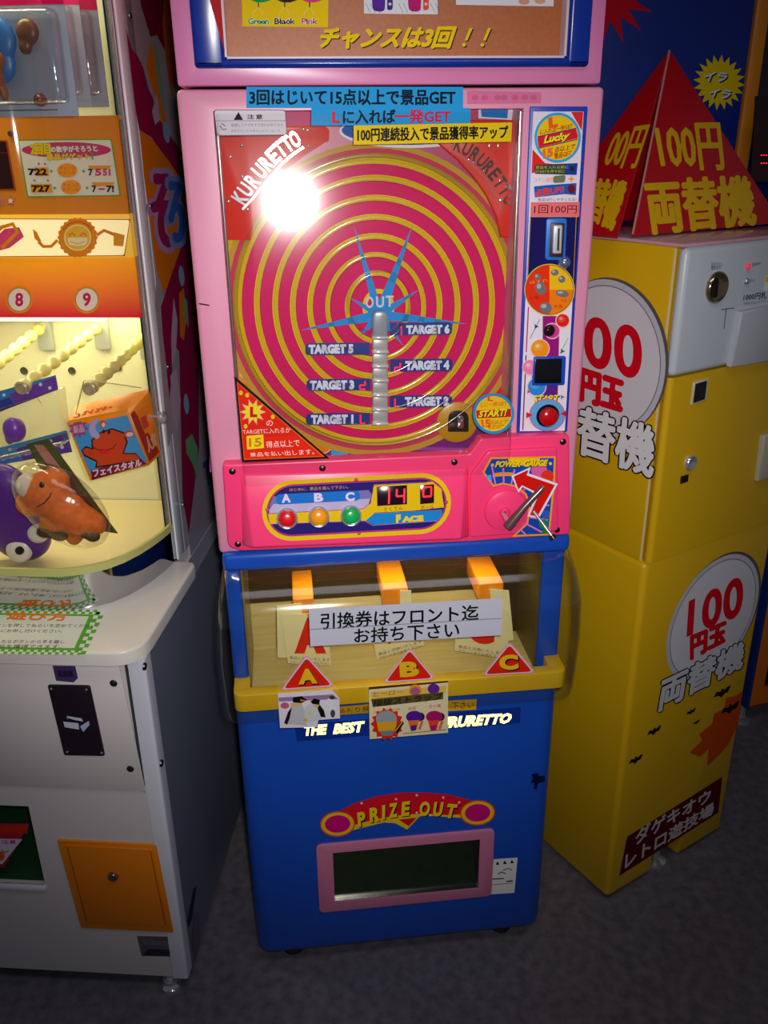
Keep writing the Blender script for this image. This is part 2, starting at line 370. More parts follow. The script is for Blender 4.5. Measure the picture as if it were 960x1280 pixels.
box('tray_floor', A, -.262, .248, -.03, .138, zl+.001, zl+.012, BOARD, label='pale tray floor')
# tray rim (one moulded U)
RB, RT_ = front(A, -.044).uv(500, 875)[1], front(A, -.044).uv(500, 855)[1]
TP = Plane(A, (0, 0, RB), U=(1, 0, 0), V=(0, 1, 0))
prism('tray_rim', A, TP, rpoly([(-.287, .10), (-.287, -.044), (.289, -.044), (.289, .10), (.262, .10), (.262, -.020), (-.260, -.020), (-.260, .10)], [.002, .018, .018, .002, .002, .004, .004, .002]), 0, RT_-RB, YEL, .004, 2, label='yellow U shaped tray rim')
# pegs
for (x0, x1), y0, y1 in (((365.5, 393), 749, 767), ((478.5, 510), 736, 755), ((599, 629), 730, 750)):
    pf = front(A, .03); u0_, v0_ = pf.uv(x0, y0); u1_, v1_ = pf.uv(x1, y1)
    box('peg', A, u0_, u1_, .03, .139, v1_, v0_, ORANGE, .003, 3, label='orange square peg')
# interior lamp of the showcase
box('lamp_tube', A, -.2, .2, .066, .076, .897, .904, mat((255, 238, 190), .5, emit=2.0))
lamp('showcase_lamp', 'AREA', (0, .06, .892), .38, (1, .86, .50), .40, .03, look=(0, .07, 0))
# ticket cards hanging on the pegs
def card(pxs, t, label, letter=None, grp='ticket cards in the showcase', lq=None, lines=None):
    pl = front(A, t); c = [pl.uv(*q) for q in pxs]
    T = Thing('ticket_card', label, 'card', loc=(sum(u for u, v in c)/4, t, min(v for u, v in c)), group=grp)
    pl = front(T, 0); pxs2 = pxs
    prism('card_sheet', T, Plane(T, (0, 0, 0)), [pl.uv(*q) for q in pxs2], -.0006, .0006, mat((232, 222, 160), .5))
    P = Print(Plane(T, (0, 0, 0)), .0010)
    if letter: P.text(letter, *lq, (222, 44, 16), bold=.09)
    if lines:
        (a, b, c_, d) = lines
        for k in (0, 1): P.text('景品と交換いたします' if k == 0 else 'フロントまでお持ち下さい', (a[0], a[1]+k*5.2), (b[0], b[1]+k*5.2), (b[0], b[1]+4+k*5.2), (a[0], a[1]+4+k*5.2), (60, 50, 40))
    if letter or lines: P.build('card_print', T)
card([(346, 757), (377, 754), (380, 822), (347, 822)], .022, 'back ticket card peeping out left of the red letter A card')
card([(351, 768), (408, 766), (414, 832), (360, 829)], .014, 'cream ticket card with a red letter A', 'A', lq=((372, 772), (402, 772), (408, 817), (368, 817)), lines=((362, 820), (412, 823), 0, 0))
card([(500, 738), (514, 738), (514, 790), (500, 790)], .022, 'pale ticket card standing behind the middle peg')
card([(462, 776), (524, 762), (530, 806), (471, 824)], .014, 'cream ticket card tilted under the middle peg', 'B', lq=((480, 780), (514, 772), (520, 797), (486, 806)), lines=((473, 816), (527, 800), 0, 0))
card([(612, 736), (636, 738), (642, 800), (620, 802)], .022, 'back ticket card behind the right peg, its edge showing right of the notice')
card([(572, 758), (634, 762), (636, 824), (568, 813)], .014, 'cream ticket card with a red ring under the right peg', 'C', lq=((585, 768), (618, 770), (618, 806), (585, 804)), lines=((573, 806), (630, 815), 0, 0))
# bubble
def bubble():
    prof = [(.915, .0), (.906, .028), (.893, .048), (.876, .064), (.862, .072), (.850, .077), (.835, .079), (.76, .068), (.70, .060), (.665, .055), (.645, .052), (.638, .048)]
    b = bmesh.new(); rows = []
    for z, d in prof:
        hw = .276+min(.032, .30*math.sqrt(max(0, (.918-z)))*.22+.006); r = min(.035, d+.02); row = []
        row.append((-hw, .012, z))
        for i in range(9):
            a = PI/2*i/8; row.append((-hw+r-r*math.cos(a), -d+r-r*math.sin(a), z))
        for i in range(1, 12): row.append((-hw+r+(2*hw-2*r)*i/12, -d, z))
        for i in range(9):
            a = PI/2*(1-i/8); row.append((hw-r+r*math.cos(a), -d+r-r*math.sin(a), z))
        row.append((hw, .012, z)); rows.append([b.verts.new(p) for p in row])
    for R0, R1 in zip(rows, rows[1:]):
        for i in range(len(R0)-1): b.faces.new((R0[i], R0[i+1], R1[i+1], R1[i]))
    return b
finish(bubble(), 'showcase_bubble', BUBBLE, A, 60, 'clear bulging plastic showcase cover')
BP = Plane(A, (0, -.0795, .835), V=(0, -(.079-.060), .835-.70))
BP = Plane(A, (0, -.0798, .835), V=(0, .0-.0190*1, .135)); BP = Plane(A, (0, -.0800, .835), U=(1, 0, 0), V=(0, -.019, .135))
# notice on the bubble
pprism('notice_sign', A, BP, [(386, 762), (628, 748), (627, 794), (388, 808)], .0002, .0012, mat((205, 205, 222), .4), label='white two-strip paper notice taped on the clear cover')
P = Print(BP, .0014)
P.text('引換券はフロント迄', (401, 767), (598, 756), (598, 775), (401, 787), (8, 20, 14), bold=.03); P.line([(387, 787), (627, 773)], .8, (120, 120, 140))
P.text('お持ち下さい', (443, 786), (574, 777), (574, 797), (443, 804), (8, 20, 14), bold=.03)
P.build('notice_lettering', A)
for ch, (cx, ty), (lx, ly), (rx, ry) in (('A', (383, 822), (353, 862), (416, 857)), ('B', (512, 813), (481, 853), (542, 848)), ('C', (637, 806), (605, 844), (667, 840))):
    P = Print(BP, .0008)
    def shr(k):
        c = ((cx+lx+rx)/3, (ty+ly+ry)/3); return rpoly([(c[0]+(x-c[0])*k, c[1]+(y-c[1])*k) for x, y in ((cx, ty-4), (lx-3, ly+1), (rx+3, ry+1))], 5, 3)
    P.poly(shr(1), (215, 160, 190)); P.poly(shr(.93), (235, 200, 205)); P.poly(shr(.86), (160, 60, 60)); P.poly(shr(.84), (222, 34, 16))
    P.t(ch, (lx+rx)/2+1, (ly+ry)/2-13, 25, 20, (30, 15, 10), rot=-4, bold=.09); P.t(ch, (lx+rx)/2, (ly+ry)/2-14, 24, 19, (235, 185, 30), rot=-4, bold=.06)
    P.build('letter_sticker', A, 'red triangular sticker with the letter '+ch)
# stickers that hang over the rim
BQ = Plane(A, (0, -.0585, .70), V=(0, -.01, .085)); BQ2 = BQ
P = Print(FR); P.poly([(420, 884), (463, 880), (463, 891), (421, 894)], (225, 170, 16)); P.text('あたり景', (424, 886), (461, 883), (461, 889), (424, 892), (40, 30, 10)); P.poly([(558, 876), (596, 874), (595, 887), (558, 889)], (225, 170, 16)); P.text('下さい', (565, 878), (592, 877), (592, 885), (565, 887), (40, 30, 10))
P.poly([(368, 906), (651, 884), (650, 904), (371, 927)], (16, 50, 150))
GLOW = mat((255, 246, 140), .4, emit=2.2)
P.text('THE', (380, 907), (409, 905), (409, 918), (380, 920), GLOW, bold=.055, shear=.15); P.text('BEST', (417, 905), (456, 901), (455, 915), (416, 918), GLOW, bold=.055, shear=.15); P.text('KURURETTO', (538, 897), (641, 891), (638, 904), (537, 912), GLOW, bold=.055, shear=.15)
P.build('glowing_title_strip', A, 'blue strip with glowing yellow title letters under the tray')
SQ = Plane(A, (0, -.0625, .615), V=(0, -.006, .06))
P = Print(SQ, .0004)
P.poly([(347, 867), (415, 862), (424, 873), (425, 898), (398, 900), (396, 909), (350, 910)], (226, 218, 232)); P.poly([(348, 872), (416, 868), (423, 874), (349, 877)], (150, 120, 160))
P.poly([(357, 905), (363, 882), (366, 878), (376, 878), (382, 890), (384, 907)], (190, 190, 196)); P.poly([(381, 905), (381, 884), (388, 878), (400, 880), (404, 898)], (205, 205, 210))
P.poly([(366, 872), (377, 870), (384, 875), (377, 879), (366, 878)], (18, 14, 16)); P.poly([(375, 874), (385, 876), (376, 877)], (235, 110, 20)); P.poly([(388, 877), (393, 873), (400, 875), (399, 881), (391, 880)], (18, 14, 16))
P.poly([(355, 904), (360, 890), (365, 884), (362, 898), (359, 906)], (24, 22, 26)); P.poly([(399, 880), (405, 888), (407, 897), (401, 896), (397, 886)], (22, 20, 26)); P.poly([(363, 879), (377, 879), (378, 882), (364, 883)], (220, 180, 110)); P.poly([(391, 881), (400, 881), (396, 885)], (220, 170, 90))
P.poly(ell(356, 882, 5.5, 4, n=16), (200, 90, 120)); P.poly(ell(412, 882, 6, 9, n=16), (225, 225, 230)); P.poly(ell(415, 872, 3.5, 2.5, n=10), (60, 60, 70)); P.poly(ell(416, 892, 3, 5, n=12), (70, 70, 76)); P.poly(ell(382, 900, 2.2, n=8), (230, 160, 60)); P.poly(ell(387, 892, 2, n=8), (230, 200, 90))
P.build('penguin_sticker', A, 'small lilac sticker printed with penguins')
P = Print(SQ, .0005)
P.poly([(461, 859), (560, 851), (560, 916), (462, 924)], (226, 212, 172)); P.poly([(461, 859), (560, 851), (560, 853), (461, 862)], (70, 45, 15))
P.poly([(464, 865), (558, 857), (558, 866), (464, 874)], (226, 188, 80)); P.text('ヒーロー', (468, 865), (504, 862), (503, 867), (467, 871), (150, 60, 20)); P.poly(ell(519, 863, 8, 7.5), (235, 150, 20)); P.poly(ell(519, 864, 6, 5), (170, 90, 140)); P.poly(ell(542, 861, 7.5, 6.5), (96, 40, 150))
P.poly([(464, 874), (554, 865), (554, 874), (466, 884)], (92, 80, 40)); P.text('指抜ストラップ', (467, 875), (554, 866), (552, 875), (466, 883), (40, 36, 24), bold=.05)
P.poly(star(484, 905, 21, 17, 14, sx=1), (215, 40, 30)); P.poly(ell(483, 899, 13, 11), (150, 158, 160)); P.poly([(471, 903), (496, 902), (494, 914), (473, 914)], (225, 165, 30)); P.poly([(474, 914), (493, 913), (490, 919), (478, 920)], (120, 130, 140)); P.poly([(493, 912), (502, 901), (505, 903), (497, 918)], (30, 26, 14)); P.line([(494, 914), (503, 902)], 1.2, (220, 180, 30))
for x, c in ((518, (82, 26, 140)), (543, (170, 24, 100))):
    P.poly(ell(x+7, 896, 6, 5.5, n=14), (40, 20, 24)); P.poly(ell(x, 896, 10.5, 7.5), c); P.poly([(x-8, 901), (x+6, 900), (x+3, 912), (x-5, 913)], (225, 120, 30) if x < 530 else (226, 70, 34)); P.poly([(x-5, 907), (x+3, 906), (x+2, 913), (x-4, 914)], c); P.line([(x+6, 912), (x+10, 901)], 3.5, (210, 120, 60))
P.text('仮面', (510, 884), (520, 883), (520, 887), (510, 888), (200, 40, 60)); P.text('全七種', (536, 881), (551, 880), (551, 884), (536, 885), (200, 40, 60)); P.text('全国の武将', (467, 889), (500, 885), (500, 888), (467, 892), (210, 60, 80)); P.line([(503, 917), (558, 912)], 1, (150, 110, 110))
P.build('strap_sticker', A, 'gold sticker printed with three strap toys')

# ---------------------------------------------------- control panel
pprism('control_panel', A, FR, rpoly([(278, 581), (587, 567.5), (601, 548), (712, 543), (713, 668), (590, 677), (303, 689), (285, 684)], [5, 3, 3, 6, 6, 0, 0, 7]), 0, .022, HOT, .003, 3, label='hot pink control panel')
CPL = front(A, -.022)
zt_, zb_ = CPL.uv(440, 586)[1], front(A, -.052).uv(440, 683)[1]
BO = Plane(A, (0, -.024, zt_), V=(0, .028, zt_-zb_))
bf = [BO.p(*q) for q in ((316, 685), (576, 674), (583, 586), (304, 594))]; bk = [CPL.p(*q, -.004) for q in ((301, 682), (588, 671), (588, 582), (297, 590))]
hexa('control_boss', A, bf+bk, HOT, .004, 3, label='hot pink raised console wedge')
rp = [(600, 590), (611, 562), (698, 556), (699, 665), (586, 672), (588, 596)]
pprism('gauge_plate', A, CPL, rpoly([(588, 594), (596, 583), (610, 564), (697, 559), (698, 664), (588, 672)], [4, 3, 4, 5, 5, 3]), 0, .006, HOT, .003, 3, label='hot pink raised plate of the power lever')
for x, y in ((290.5, 589), (403, 585), (568, 577.5), (297.5, 680), (703.5, 552), (696, 662)): screw(A, CPL, x, y, .0052)
# console decal
def Qm(tl, tr, br, bl): return lambda a, b: ((1-b)*((1-a)*tl[0]+a*tr[0])+b*((1-a)*bl[0]+a*br[0]), (1-b)*((1-a)*tl[1]+a*tr[1])+b*((1-a)*bl[1]+a*br[1]))
def stadium(inset):
    W_, H_ = 236., 76.; pts = []; r = H_/2-inset
    for i in range(17): a = PI/2+PI*i/16; pts.append((H_/2+r*math.cos(a), H_/2-r*math.sin(a)))
    for i in range(17): a = -PI/2+PI*i/16; pts.append((W_-H_/2+r*math.cos(a), H_/2-r*math.sin(a)))
    q = Qm((327.6, 602), (563.8, 589.5), (563.8, 665.5), (327.6, 678)); return [q(x/W_, y/H_) for x, y in pts]
def z4(*p): return [(320+x/3.692, 580+y/3.692) for x, y in p]
P = Print(BO)
P.poly(stadium(0), (232, 190, 10)); P.poly(stadium(5.5), (150, 30, 110)); P.poly(stadium(6.5), (215, 50, 120)); P.poly(stadium(7.5), (38, 22, 110))
P.poly(z4((62, 190), (80, 150), (520, 120), (540, 150), (500, 210), (60, 235)), (120, 110, 175)); P.poly(z4((60, 215), (80, 185), (525, 160), (520, 190), (495, 215), (62, 236)), (185, 170, 205))
P.poly(z4((56, 230), (500, 208), (530, 180), (545, 95), (815, 82), (855, 115), (868, 200), (540, 235), (505, 262), (64, 276)), (226, 186, 10))
P.line(z4((58, 229), (495, 207), (528, 178), (540, 98), (790, 85)), .8, (150, 40, 110)); P.line(z4((64, 277), (500, 262), (540, 283), (840, 262)), .8, (180, 120, 170)); P.poly(z4((505, 262), (545, 228), (860, 212), (856, 245), (830, 262), (545, 280)), (22, 130, 205)); P.line(z4((545, 226), (862, 210)), .8, (150, 40, 110))
P.poly(rpoly(z4((92, 140), (480, 122), (482, 168), (92, 188)), 6), (24, 110, 200))
for ch, x in (('A', 139), ('B', 289), ('C', 434)): P.t(ch, 320+x/3.692, 580+(158-(x-139)*.025)/3.692, 11.5, 11, (225, 205, 235), rot=-3, bold=.05)
P.text('はじめに、景品を選んで下さい。', *z4((155, 112), (425, 98), (425, 114), (155, 126)), (205, 165, 20))
P.text('とくてん', *z4((592, 200), (678, 193), (678, 212), (592, 220)), (60, 40, 20), bold=.03); P.text('ボール', *z4((760, 192), (822, 188), (822, 206), (760, 211)), (60, 40, 20), bold=.03)
P.text('F', *z4((646, 234), (668, 232), (668, 270), (646, 273)), (236, 205, 20), bold=.08); P.text('ACE', *z4((672, 242), (772, 236), (774, 264), (674, 270)), (236, 205, 20), bold=.08)
P.build('console_decal', A, 'long oval decal in yellow, navy and light blue')
for x, y in ((462, 73), (52, 210), (475, 318), (877, 176)): screw(A, BO, 320+x/3.692, 580+y/3.692, .003, mat((200, 50, 110), .4))
SEG = {'a': ((.1, 1), (.9, 1)), 'b': ((.9, 1), (.9, .5)), 'c': ((.9, .5), (.9, 0)), 'd': ((.1, 0), (.9, 0)), 'e': ((.1, 0), (.1, .5)), 'f': ((.1, .5), (.1, 1)), 'g': ((.1, .5), (.9, .5))}
LED = mat((255, 6, 30), .4, emit=1.6)
def digit(P, segs, tl, tr, br, bl, wd, m=LED):
    q = Qm(tl, tr, br, bl)
    for s_ in segs: (a, b), (c, d) = SEG[s_]; P.line([q(a, 1-b), q(c, 1-d)], wd, m)
def led(name, pl, rect, digs, wd, parent=A, label=None):
    pprism(name, parent, pl, rect, .0005, .0024, mat((34, 8, 30), .15), .0004, label=label); P = Print(pl, .0028)
    for segs, q in digs: digit(P, segs, *q, wd)
    P.build('lit_digits', parent)
led('score_display', BO, z4((558, 106), (697, 98), (697, 186), (560, 194)), [('bc', z4((590, 118), (618, 116), (616, 184), (586, 186))), ('fgbc', z4((646, 116), (690, 113), (688, 180), (642, 184)))], 2.1, label='dark display showing 14')
led('ball_display', BO, z4((757, 98), (822, 94), (822, 180), (758, 186)), [('abgf', z4((768, 108), (814, 105), (812, 192), (766, 196)))], 2.1, label='dark display showing a small 0')
for (x, y), c in zip(((359, 648), (398.5, 646), (438.6, 644.5)), ((214, 16, 30), (240, 150, 6), (10, 165, 84))):
    o = lathe('button_ring', A, BO.p(x, y), BO.N, [(.017, 0), (.017, .004), (.0155, .006), (.0135, .005), (.013, .002)], CHROME, 28)
    lathe('button_cap', o, BO.p(x, y), BO.N, [(.0128, .001), (.0128, .006), (.011, .0085), (.006, .0098), (0, .0102)], mat(c, .25, emit=.06), 28, label={214: 'red', 240: 'orange', 10: 'green'}[c[0]]+' push button')
# power gauge
def z5(*p): return [(570+x/6, 540+y/6) for x, y in p]
GP = CPL.lift(.006); P = Print(GP)
P.poly(z5((258, 190), (748, 183), (740, 400), (702, 775), (420, 785), (455, 755), (530, 680), (548, 560), (520, 470), (440, 410), (350, 392), (278, 410), (200, 300)), (238, 165, 16))
P.poly(z5((268, 203), (735, 195), (725, 400), (690, 763), (450, 772), (540, 690), (560, 570), (530, 462), (450, 400), (350, 380), (282, 396), (214, 300)), (22, 70, 170))
P.poly(z5((390, 200), (630, 196), (620, 250), (400, 250)), (240, 190, 20)); P.poly(ell(*z5((625, 290))[0], 10, 9), (224, 90, 160)); P.poly(ell(*z5((685, 335))[0], 8, 8), (232, 50, 30)); P.poly(z5((275, 310), (350, 300), (430, 305), (430, 330), (350, 330), (275, 338)), (238, 150, 20))
for a, b in (((270, 260), (295, 390)), ((355, 270), (358, 380)), ((440, 280), (415, 390)), ((520, 430), (500, 440)), ((560, 520), (620, 500)), ((520, 685), (645, 752)), ((480, 730), (525, 770)), ((555, 640), (690, 660)), ((640, 545), (700, 550))): P.line(z5(a, b), 2, (224, 120, 190))
P.poly(z5((215, 330), (262, 320), (270, 375)), (90, 160, 220)); P.poly(ell(*z5((655, 690))[0], 6, 6), (20, 130, 90)); P.poly(ell(*z5((675, 620))[0], 5, 6), (50, 90, 190)); P.poly(ell(*z5((510, 430))[0], 2, n=10), (200, 80, 120)); P.poly(z5((640, 735), (700, 720), (690, 762), (650, 762)), (40, 130, 40))
P.poly(ell(*z5((273, 248))[0], 2, n=10), (240, 170, 60)); P.poly(ell(*z5((708, 237))[0], 2, n=10), (240, 200, 90))
for dx, dy, c, bd in ((3, 4, (24, 18, 20), .09), (0, 0, (242, 205, 20), .06)):
    P.text('POWER', *z5((298+dx, 218+dy), (488+dx, 212+dy), (480+dx, 262+dy), (290+dx, 266+dy)), c, bold=bd, shear=.2); P.text('GAUGE', *z5((512+dx, 210+dy), (692+dx, 206+dy), (686+dx, 256+dy), (505+dx, 262+dy)), c, bold=bd, shear=.2)
P.build('gauge_decal', A, 'blue power gauge decal with yellow lettering')
P = Print(GP, .003)
P.poly(z5((415, 330), (562, 262), (545, 310), (765, 388), (622, 648), (535, 632), (600, 470), (500, 412), (468, 455)), (232, 225, 240))
P.poly(z5((432, 334), (545, 282), (530, 325), (742, 398), (610, 634), (553, 622), (625, 462), (495, 400), (468, 432)), (216, 22, 14))
P.build('arrow_sticker', A, 'bent red arrow sticker with a white border')
lathe('lever_disc', A, GP.p(632, 637), GP.N, [(.036, 0), (.034, .005), (.026, .008), (0, .009)], HOT, 40, label='round hot pink disc under the lever')
lathe('lever_hub', A, GP.p(629, 637), GP.N, [(.0085, .006), (.0085, .012), (.007, .016), (.0055, .017)], HOT, 20)
h0 = GP.p(629, 641, .012); h1 = GP.lift(.045).p(637, 656); h2 = GP.lift(.043).p(656, 633); h3 = GP.lift(.043).p(677, 611)
tube('lever_shaft', A, [h0, h1+(h0-h1)*.12], .0042, CHROME, 14)
lv = tube('lever_arm', A, [h1+(h1-h2)*.15, h1, h2, h3, h3+(h3-h2)*.12], [.0075, .0082, .0060, .0048, .0038], mat((120, 92, 92), .25, .5), 16, label='chrome lever arm')
g0 = GP.lift(.004).p(667, 639); g1 = GP.lift(.030).p(690, 670)
st = tube('stop_pin', A, [g0, g1], .0026, CHROME, 12, label='slim chrome stop pin'); tube('pin_cap', st, [g1+(g0-g1)*.03, g1+(g1-g0)*.12], .0052, mat((20, 18, 20), .3), 12)

# ---------------------------------------------------- upper cabinet
up = box('upper_cabinet', A, -.292, .290, 0, .36, zm, zt-.0015, PINK, .007, 3, label='pale pink upper cabinet')
ax0 = FR.uv(272, 300)[0]-.004; ax1 = FR.uv(652, 300)[0]+.002; az1 = FR.uv(460, 137)[1]; az0 = 1.05
ax0, ax1 = -.246, .176
boolean(up, [cutter(A, ax0, ax1, -.05, .075, az0, az1)])
P = Print(FR); P.poly([(248, 378.5), (262, 381), (261, 382.5), (249, 380.5)], (50, 20, 30)); P.build('scratch_mark', A)
# play board
PF = front(A, .062)
box('play_board', A, ax0+.001, ax1-.001, .062, .074, az0, az1, mat((176, 40, 96), .4), label='magenta printed play board')
P = Print(PF)
def ball(P, x, y, r, c, ry=None):
    ry = ry or r; hi = tuple(min(255, int(v*.55+115)) for v in c); mid = tuple(min(255, int(v*.8+45)) for v in c)
    P.poly(ell(x, y, r+1.2, ry+1.2, n=28), (236, 190, 190)); P.poly(ell(x, y, r, ry, n=28), c); P.poly(ell(x-r*.2, y-r*.22, r*.55, r*.5, n=20), mid); P.poly(ell(x-r*.28, y-r*.3, r*.26, r*.22, n=14), hi)
P.poly([(262, 290), (320, 290), (320, 590), (262, 590)], (150, 70, 140)); P.poly([(620, 290), (668, 290), (668, 590), (620, 590)], (190, 90, 130))
P.poly([(262, 296), (318, 300), (306, 336), (262, 330)], (206, 178, 30)); P.poly([(622, 296), (668, 296), (668, 325), (632, 318)], (206, 178, 30))
P.poly([(280, 440), (330, 450), (330, 560), (282, 560)], (52, 42, 120)); P.poly([(278, 430), (296, 420), (300, 470), (284, 480)], (226, 196, 30))
for x, y, r, c in ((288, 352, 20, (214, 130, 80)), (284, 400, 12, (60, 140, 200)), (286, 428, 16, (206, 70, 70)), (310, 474, 20, (222, 120, 20)), (335, 498, 19, (214, 50, 36)), (644, 345, 19, (214, 150, 90)), (648, 392, 16, (206, 90, 120)), (646, 425, 16, (206, 50, 46)), (634, 468, 19, (226, 124, 16)), (612, 492, 19, (214, 40, 36))): ball(P, x, y, r, c)
P.poly([(350, 505), (600, 512), (640, 500), (640, 580), (350, 580)], (120, 40, 120)); P.poly([(350, 556), (600, 560), (600, 564), (350, 560)], (150, 70, 160))
ball(P, 401, 552, 15, (222, 130, 20)); P.poly(rpoly([(414, 556), (436, 556), (434, 575), (414, 575)], 4), (70, 160, 220))
P.poly([(350, 512), (392, 540), (380, 548), (344, 520)], (206, 100, 150))
# disc surround
P.poly([(468+190*math.cos(a), 374+196*math.sin(a)) for a in [2*PI*i/64 for i in range(64)]], (190, 150, 50))
P.poly(ell(468, 374, 183, 189, n=64), (196, 60, 90)); P.poly(ell(468, 374, 177, 183, n=64), (200, 166, 40))
RG = [(467.3, 376.5, 168.7, 175.5), (468, 378, 147, 156), (469.5, 380, 125.5, 133), (469, 382, 103, 111), (468.5, 382.5, 81, 87.5), (469.5, 383.5, 60, 65.5), (472, 384, 38, 42.5), (473, 384, 17, 20)]
P.poly(ell(*RG[0], n=72), (206, 30, 96))
for k, (cx, cy, rx, ry) in enumerate(RG):
    w_ = 3.6 if k < 5 else 3.0
    P.ring(ell(cx, cy, rx+w_, ry+w_, n=72), ell(cx, cy, rx-w_, ry-w_, n=72), (226, 190, 12))
SK = (46, 140, 212)
for tip, wd in (((442, 281), 8), (((516, 281)), 10), ((375, 413), 9), ((585, 405), 9), ((524, 362), 8), ((449, 421), 8), ((504, 432), 7), ((437, 372), 7)):
    d = Vector((tip[0]-474, tip[1]-394)).normalized(); n_ = Vector((-d.y, d.x))*wd/1.3; P.poly([(474+n_.x, 394+n_.y), (tip[0], tip[1]), (474-n_.x, 394-n_.y)], SK)
P.poly(ell(474, 394, 13, 12), SK)
# top ornaments
P.poly([(352, 128), (440, 128), (440, 158), (352, 158)], (200, 90, 130)); P.poly(ell(512, 164, 88, 21, n=40), (225, 225, 235)); P.poly(ell(512, 163, 85, 18, n=40), (40, 90, 180)); P.poly([(598, 126), (642, 128), (640, 150), (598, 148)], (225, 215, 225)); P.poly([(600, 128), (636, 130), (634, 148), (602, 146)], (40, 120, 200))
P.build('board_artwork', A, 'printed spiral artwork in magenta and yellow with balloons')
# raised red corner plates
REDP = mat((214, 46, 30), .3)
arc = lambda a0, a1, r: [(468+r*math.cos(math.radians(a)), 378+r*1.03*math.sin(math.radians(a))) for a in [a0+(a1-a0)*i/12 for i in range(13)]]
pl_ = PF.lift(.012)
pprism('corner_plate', A, PF, rpoly([(268, 160), (404, 156), (412, 162), (411, 178)], [2, 5, 4, 4])+[(380, 195), (350, 218), (330, 245), (318, 272), (313, 300), (278, 300)], .001, .010, REDP, .002, 2, label='red corner plate with raised lettering, upper left')
pprism('corner_plate', A, PF, [(545, 150), (662, 150), (655, 297), (626, 297), (620, 270), (608, 245), (592, 222), (572, 200), (548, 180)], .001, .010, REDP, .002, 2, label='red corner plate with raised lettering, upper right')
def raised(name, pl, items, m, depth=.004, lab=None):
    b = bmesh.new()
    for ch, x, y, wd, ht, rot in items:
        vs, fs, _ = glyphs(ch, .03); c, q = math.cos(math.radians(rot)), math.sin(math.radians(rot)); V = []
        for h in (0, depth):
            for a, bb in vs:
                X, Y = (a-.5)*wd, (.5-bb)*ht; V.append(b.verts.new(pl.lift(h).p(x+X*c-Y*q, y+X*q+Y*c)))
        n = len(vs)
        ec = {}
        for f in fs:
            try: b.faces.new([V[i+n] for i in f])
            except ValueError: pass
            for i in range(len(f)): e = (f[i], f[(i+1) % len(f)]); ec[e] = 1
        for (i, j) in ec:
            if (j, i) not in ec:
                try: b.faces.new((V[i], V[j], V[j+n], V[i+n]))
                except ValueError: pass
    return finish(b, name, m, A, 30, lab)
CRN = front(A, .051)
raised('raised_lettering', CRN, [(c, x, y, 11, 21, r) for c, x, y, r in zip('KURURETTO', (300, 307, 315.5, 324.5, 333, 341.5, 350, 359, 368.5), (247, 237, 226, 214, 204, 195, 187, 180, 174), (-57, -54, -52, -49, -46, -43, -40, -35, -28))], mat((235, 240, 250), .12, .6), lab='silver raised title lettering')
raised('raised_lettering', CRN, [(c, x, y, 10, 18, r) for c, x, y, r in zip('KURURETTO', (574, 584, 594, 603, 611, 618.5, 625.5, 631.5, 637), (181, 186, 193, 200.5, 209, 218, 228, 238, 249), (22, 28, 34, 40, 46, 50, 54, 58, 62))], mat((165, 130, 125), .12, .8), .003, lab='dull raised title lettering')
P = Print(CRN, .0005); P.line([(303, 262), (316, 248), (335, 225), (352, 205), (366, 193), (379, 184)], 3.2, mat((235, 240, 250), .15, .6)); P.build('lettering_underline', A); P = Print(CRN, .0005); P.line([(566, 189), (590, 205), (608, 225), (620, 245), (627, 262)], 2, mat((180, 100, 95), .3)); P.build('lettering_underline', A)
STUD = mat((240, 240, 240), .08, .9)
for x, y in ((386, 184), (302, 182), (288, 196), (352, 214), (379, 161), (385, 163), (310, 262), (286, 252), (303, 221), (565, 181), (623, 182), (612, 182), (596, 193), (586, 199), (605, 213), (614, 208), (625, 226), (632, 234), (626, 250), (640, 248), (592, 203)):
    lathe('stud', A, CRN.p(x, y), CRN.N, [(.0026, 0), (.0022, .0018), (0, .0028)], STUD, 10)
# clear ridges of the spiral
for k, (cx, cy, rx, ry) in enumerate(RG[:7]):
    tube('spiral_ridge', A, [PF.p(x, y, .004) for x, y in ell(cx, cy, rx-1, ry-1, n=72)], .0042, RIDGE, 10, closed=True)
tube('spiral_rim', A, [PF.p(x, y, .010) for x, y in ell(468, 375, 174, 181, n=80)], .0035, RIDGE, 8, closed=True)
# silver ladder
for k in range(7):
    y0, y1 = 412+k*18.0, 428+k*18.0
    if k: pprism('ladder_segment', A, PF, [(466, y0-6), (485, y0-6), (485, y1-6), (466, y1-6)], .006, .016, mat((186, 182, 182), .3, .35), .002, 2)
    pprism('ladder_band', A, PF, [(465.5, y1-7), (486, y1-7), (486, y1-4), (465.5, y1-4)], .006, .020, mat((214, 212, 210), .2, .3), .001, 1)
pprism('ladder_cap', A, PF, rpoly([(466, 389), (485, 389), (485, 421), (466, 421)], [8, 8, 0, 0]), .006, .018, mat((160, 168, 178), .3, .3), .003, 2)
P = Print(PF, .017); P.line([(469.5, 400), (470, 405)], 1.5, BLACK)
P.build('ladder_slot', A)
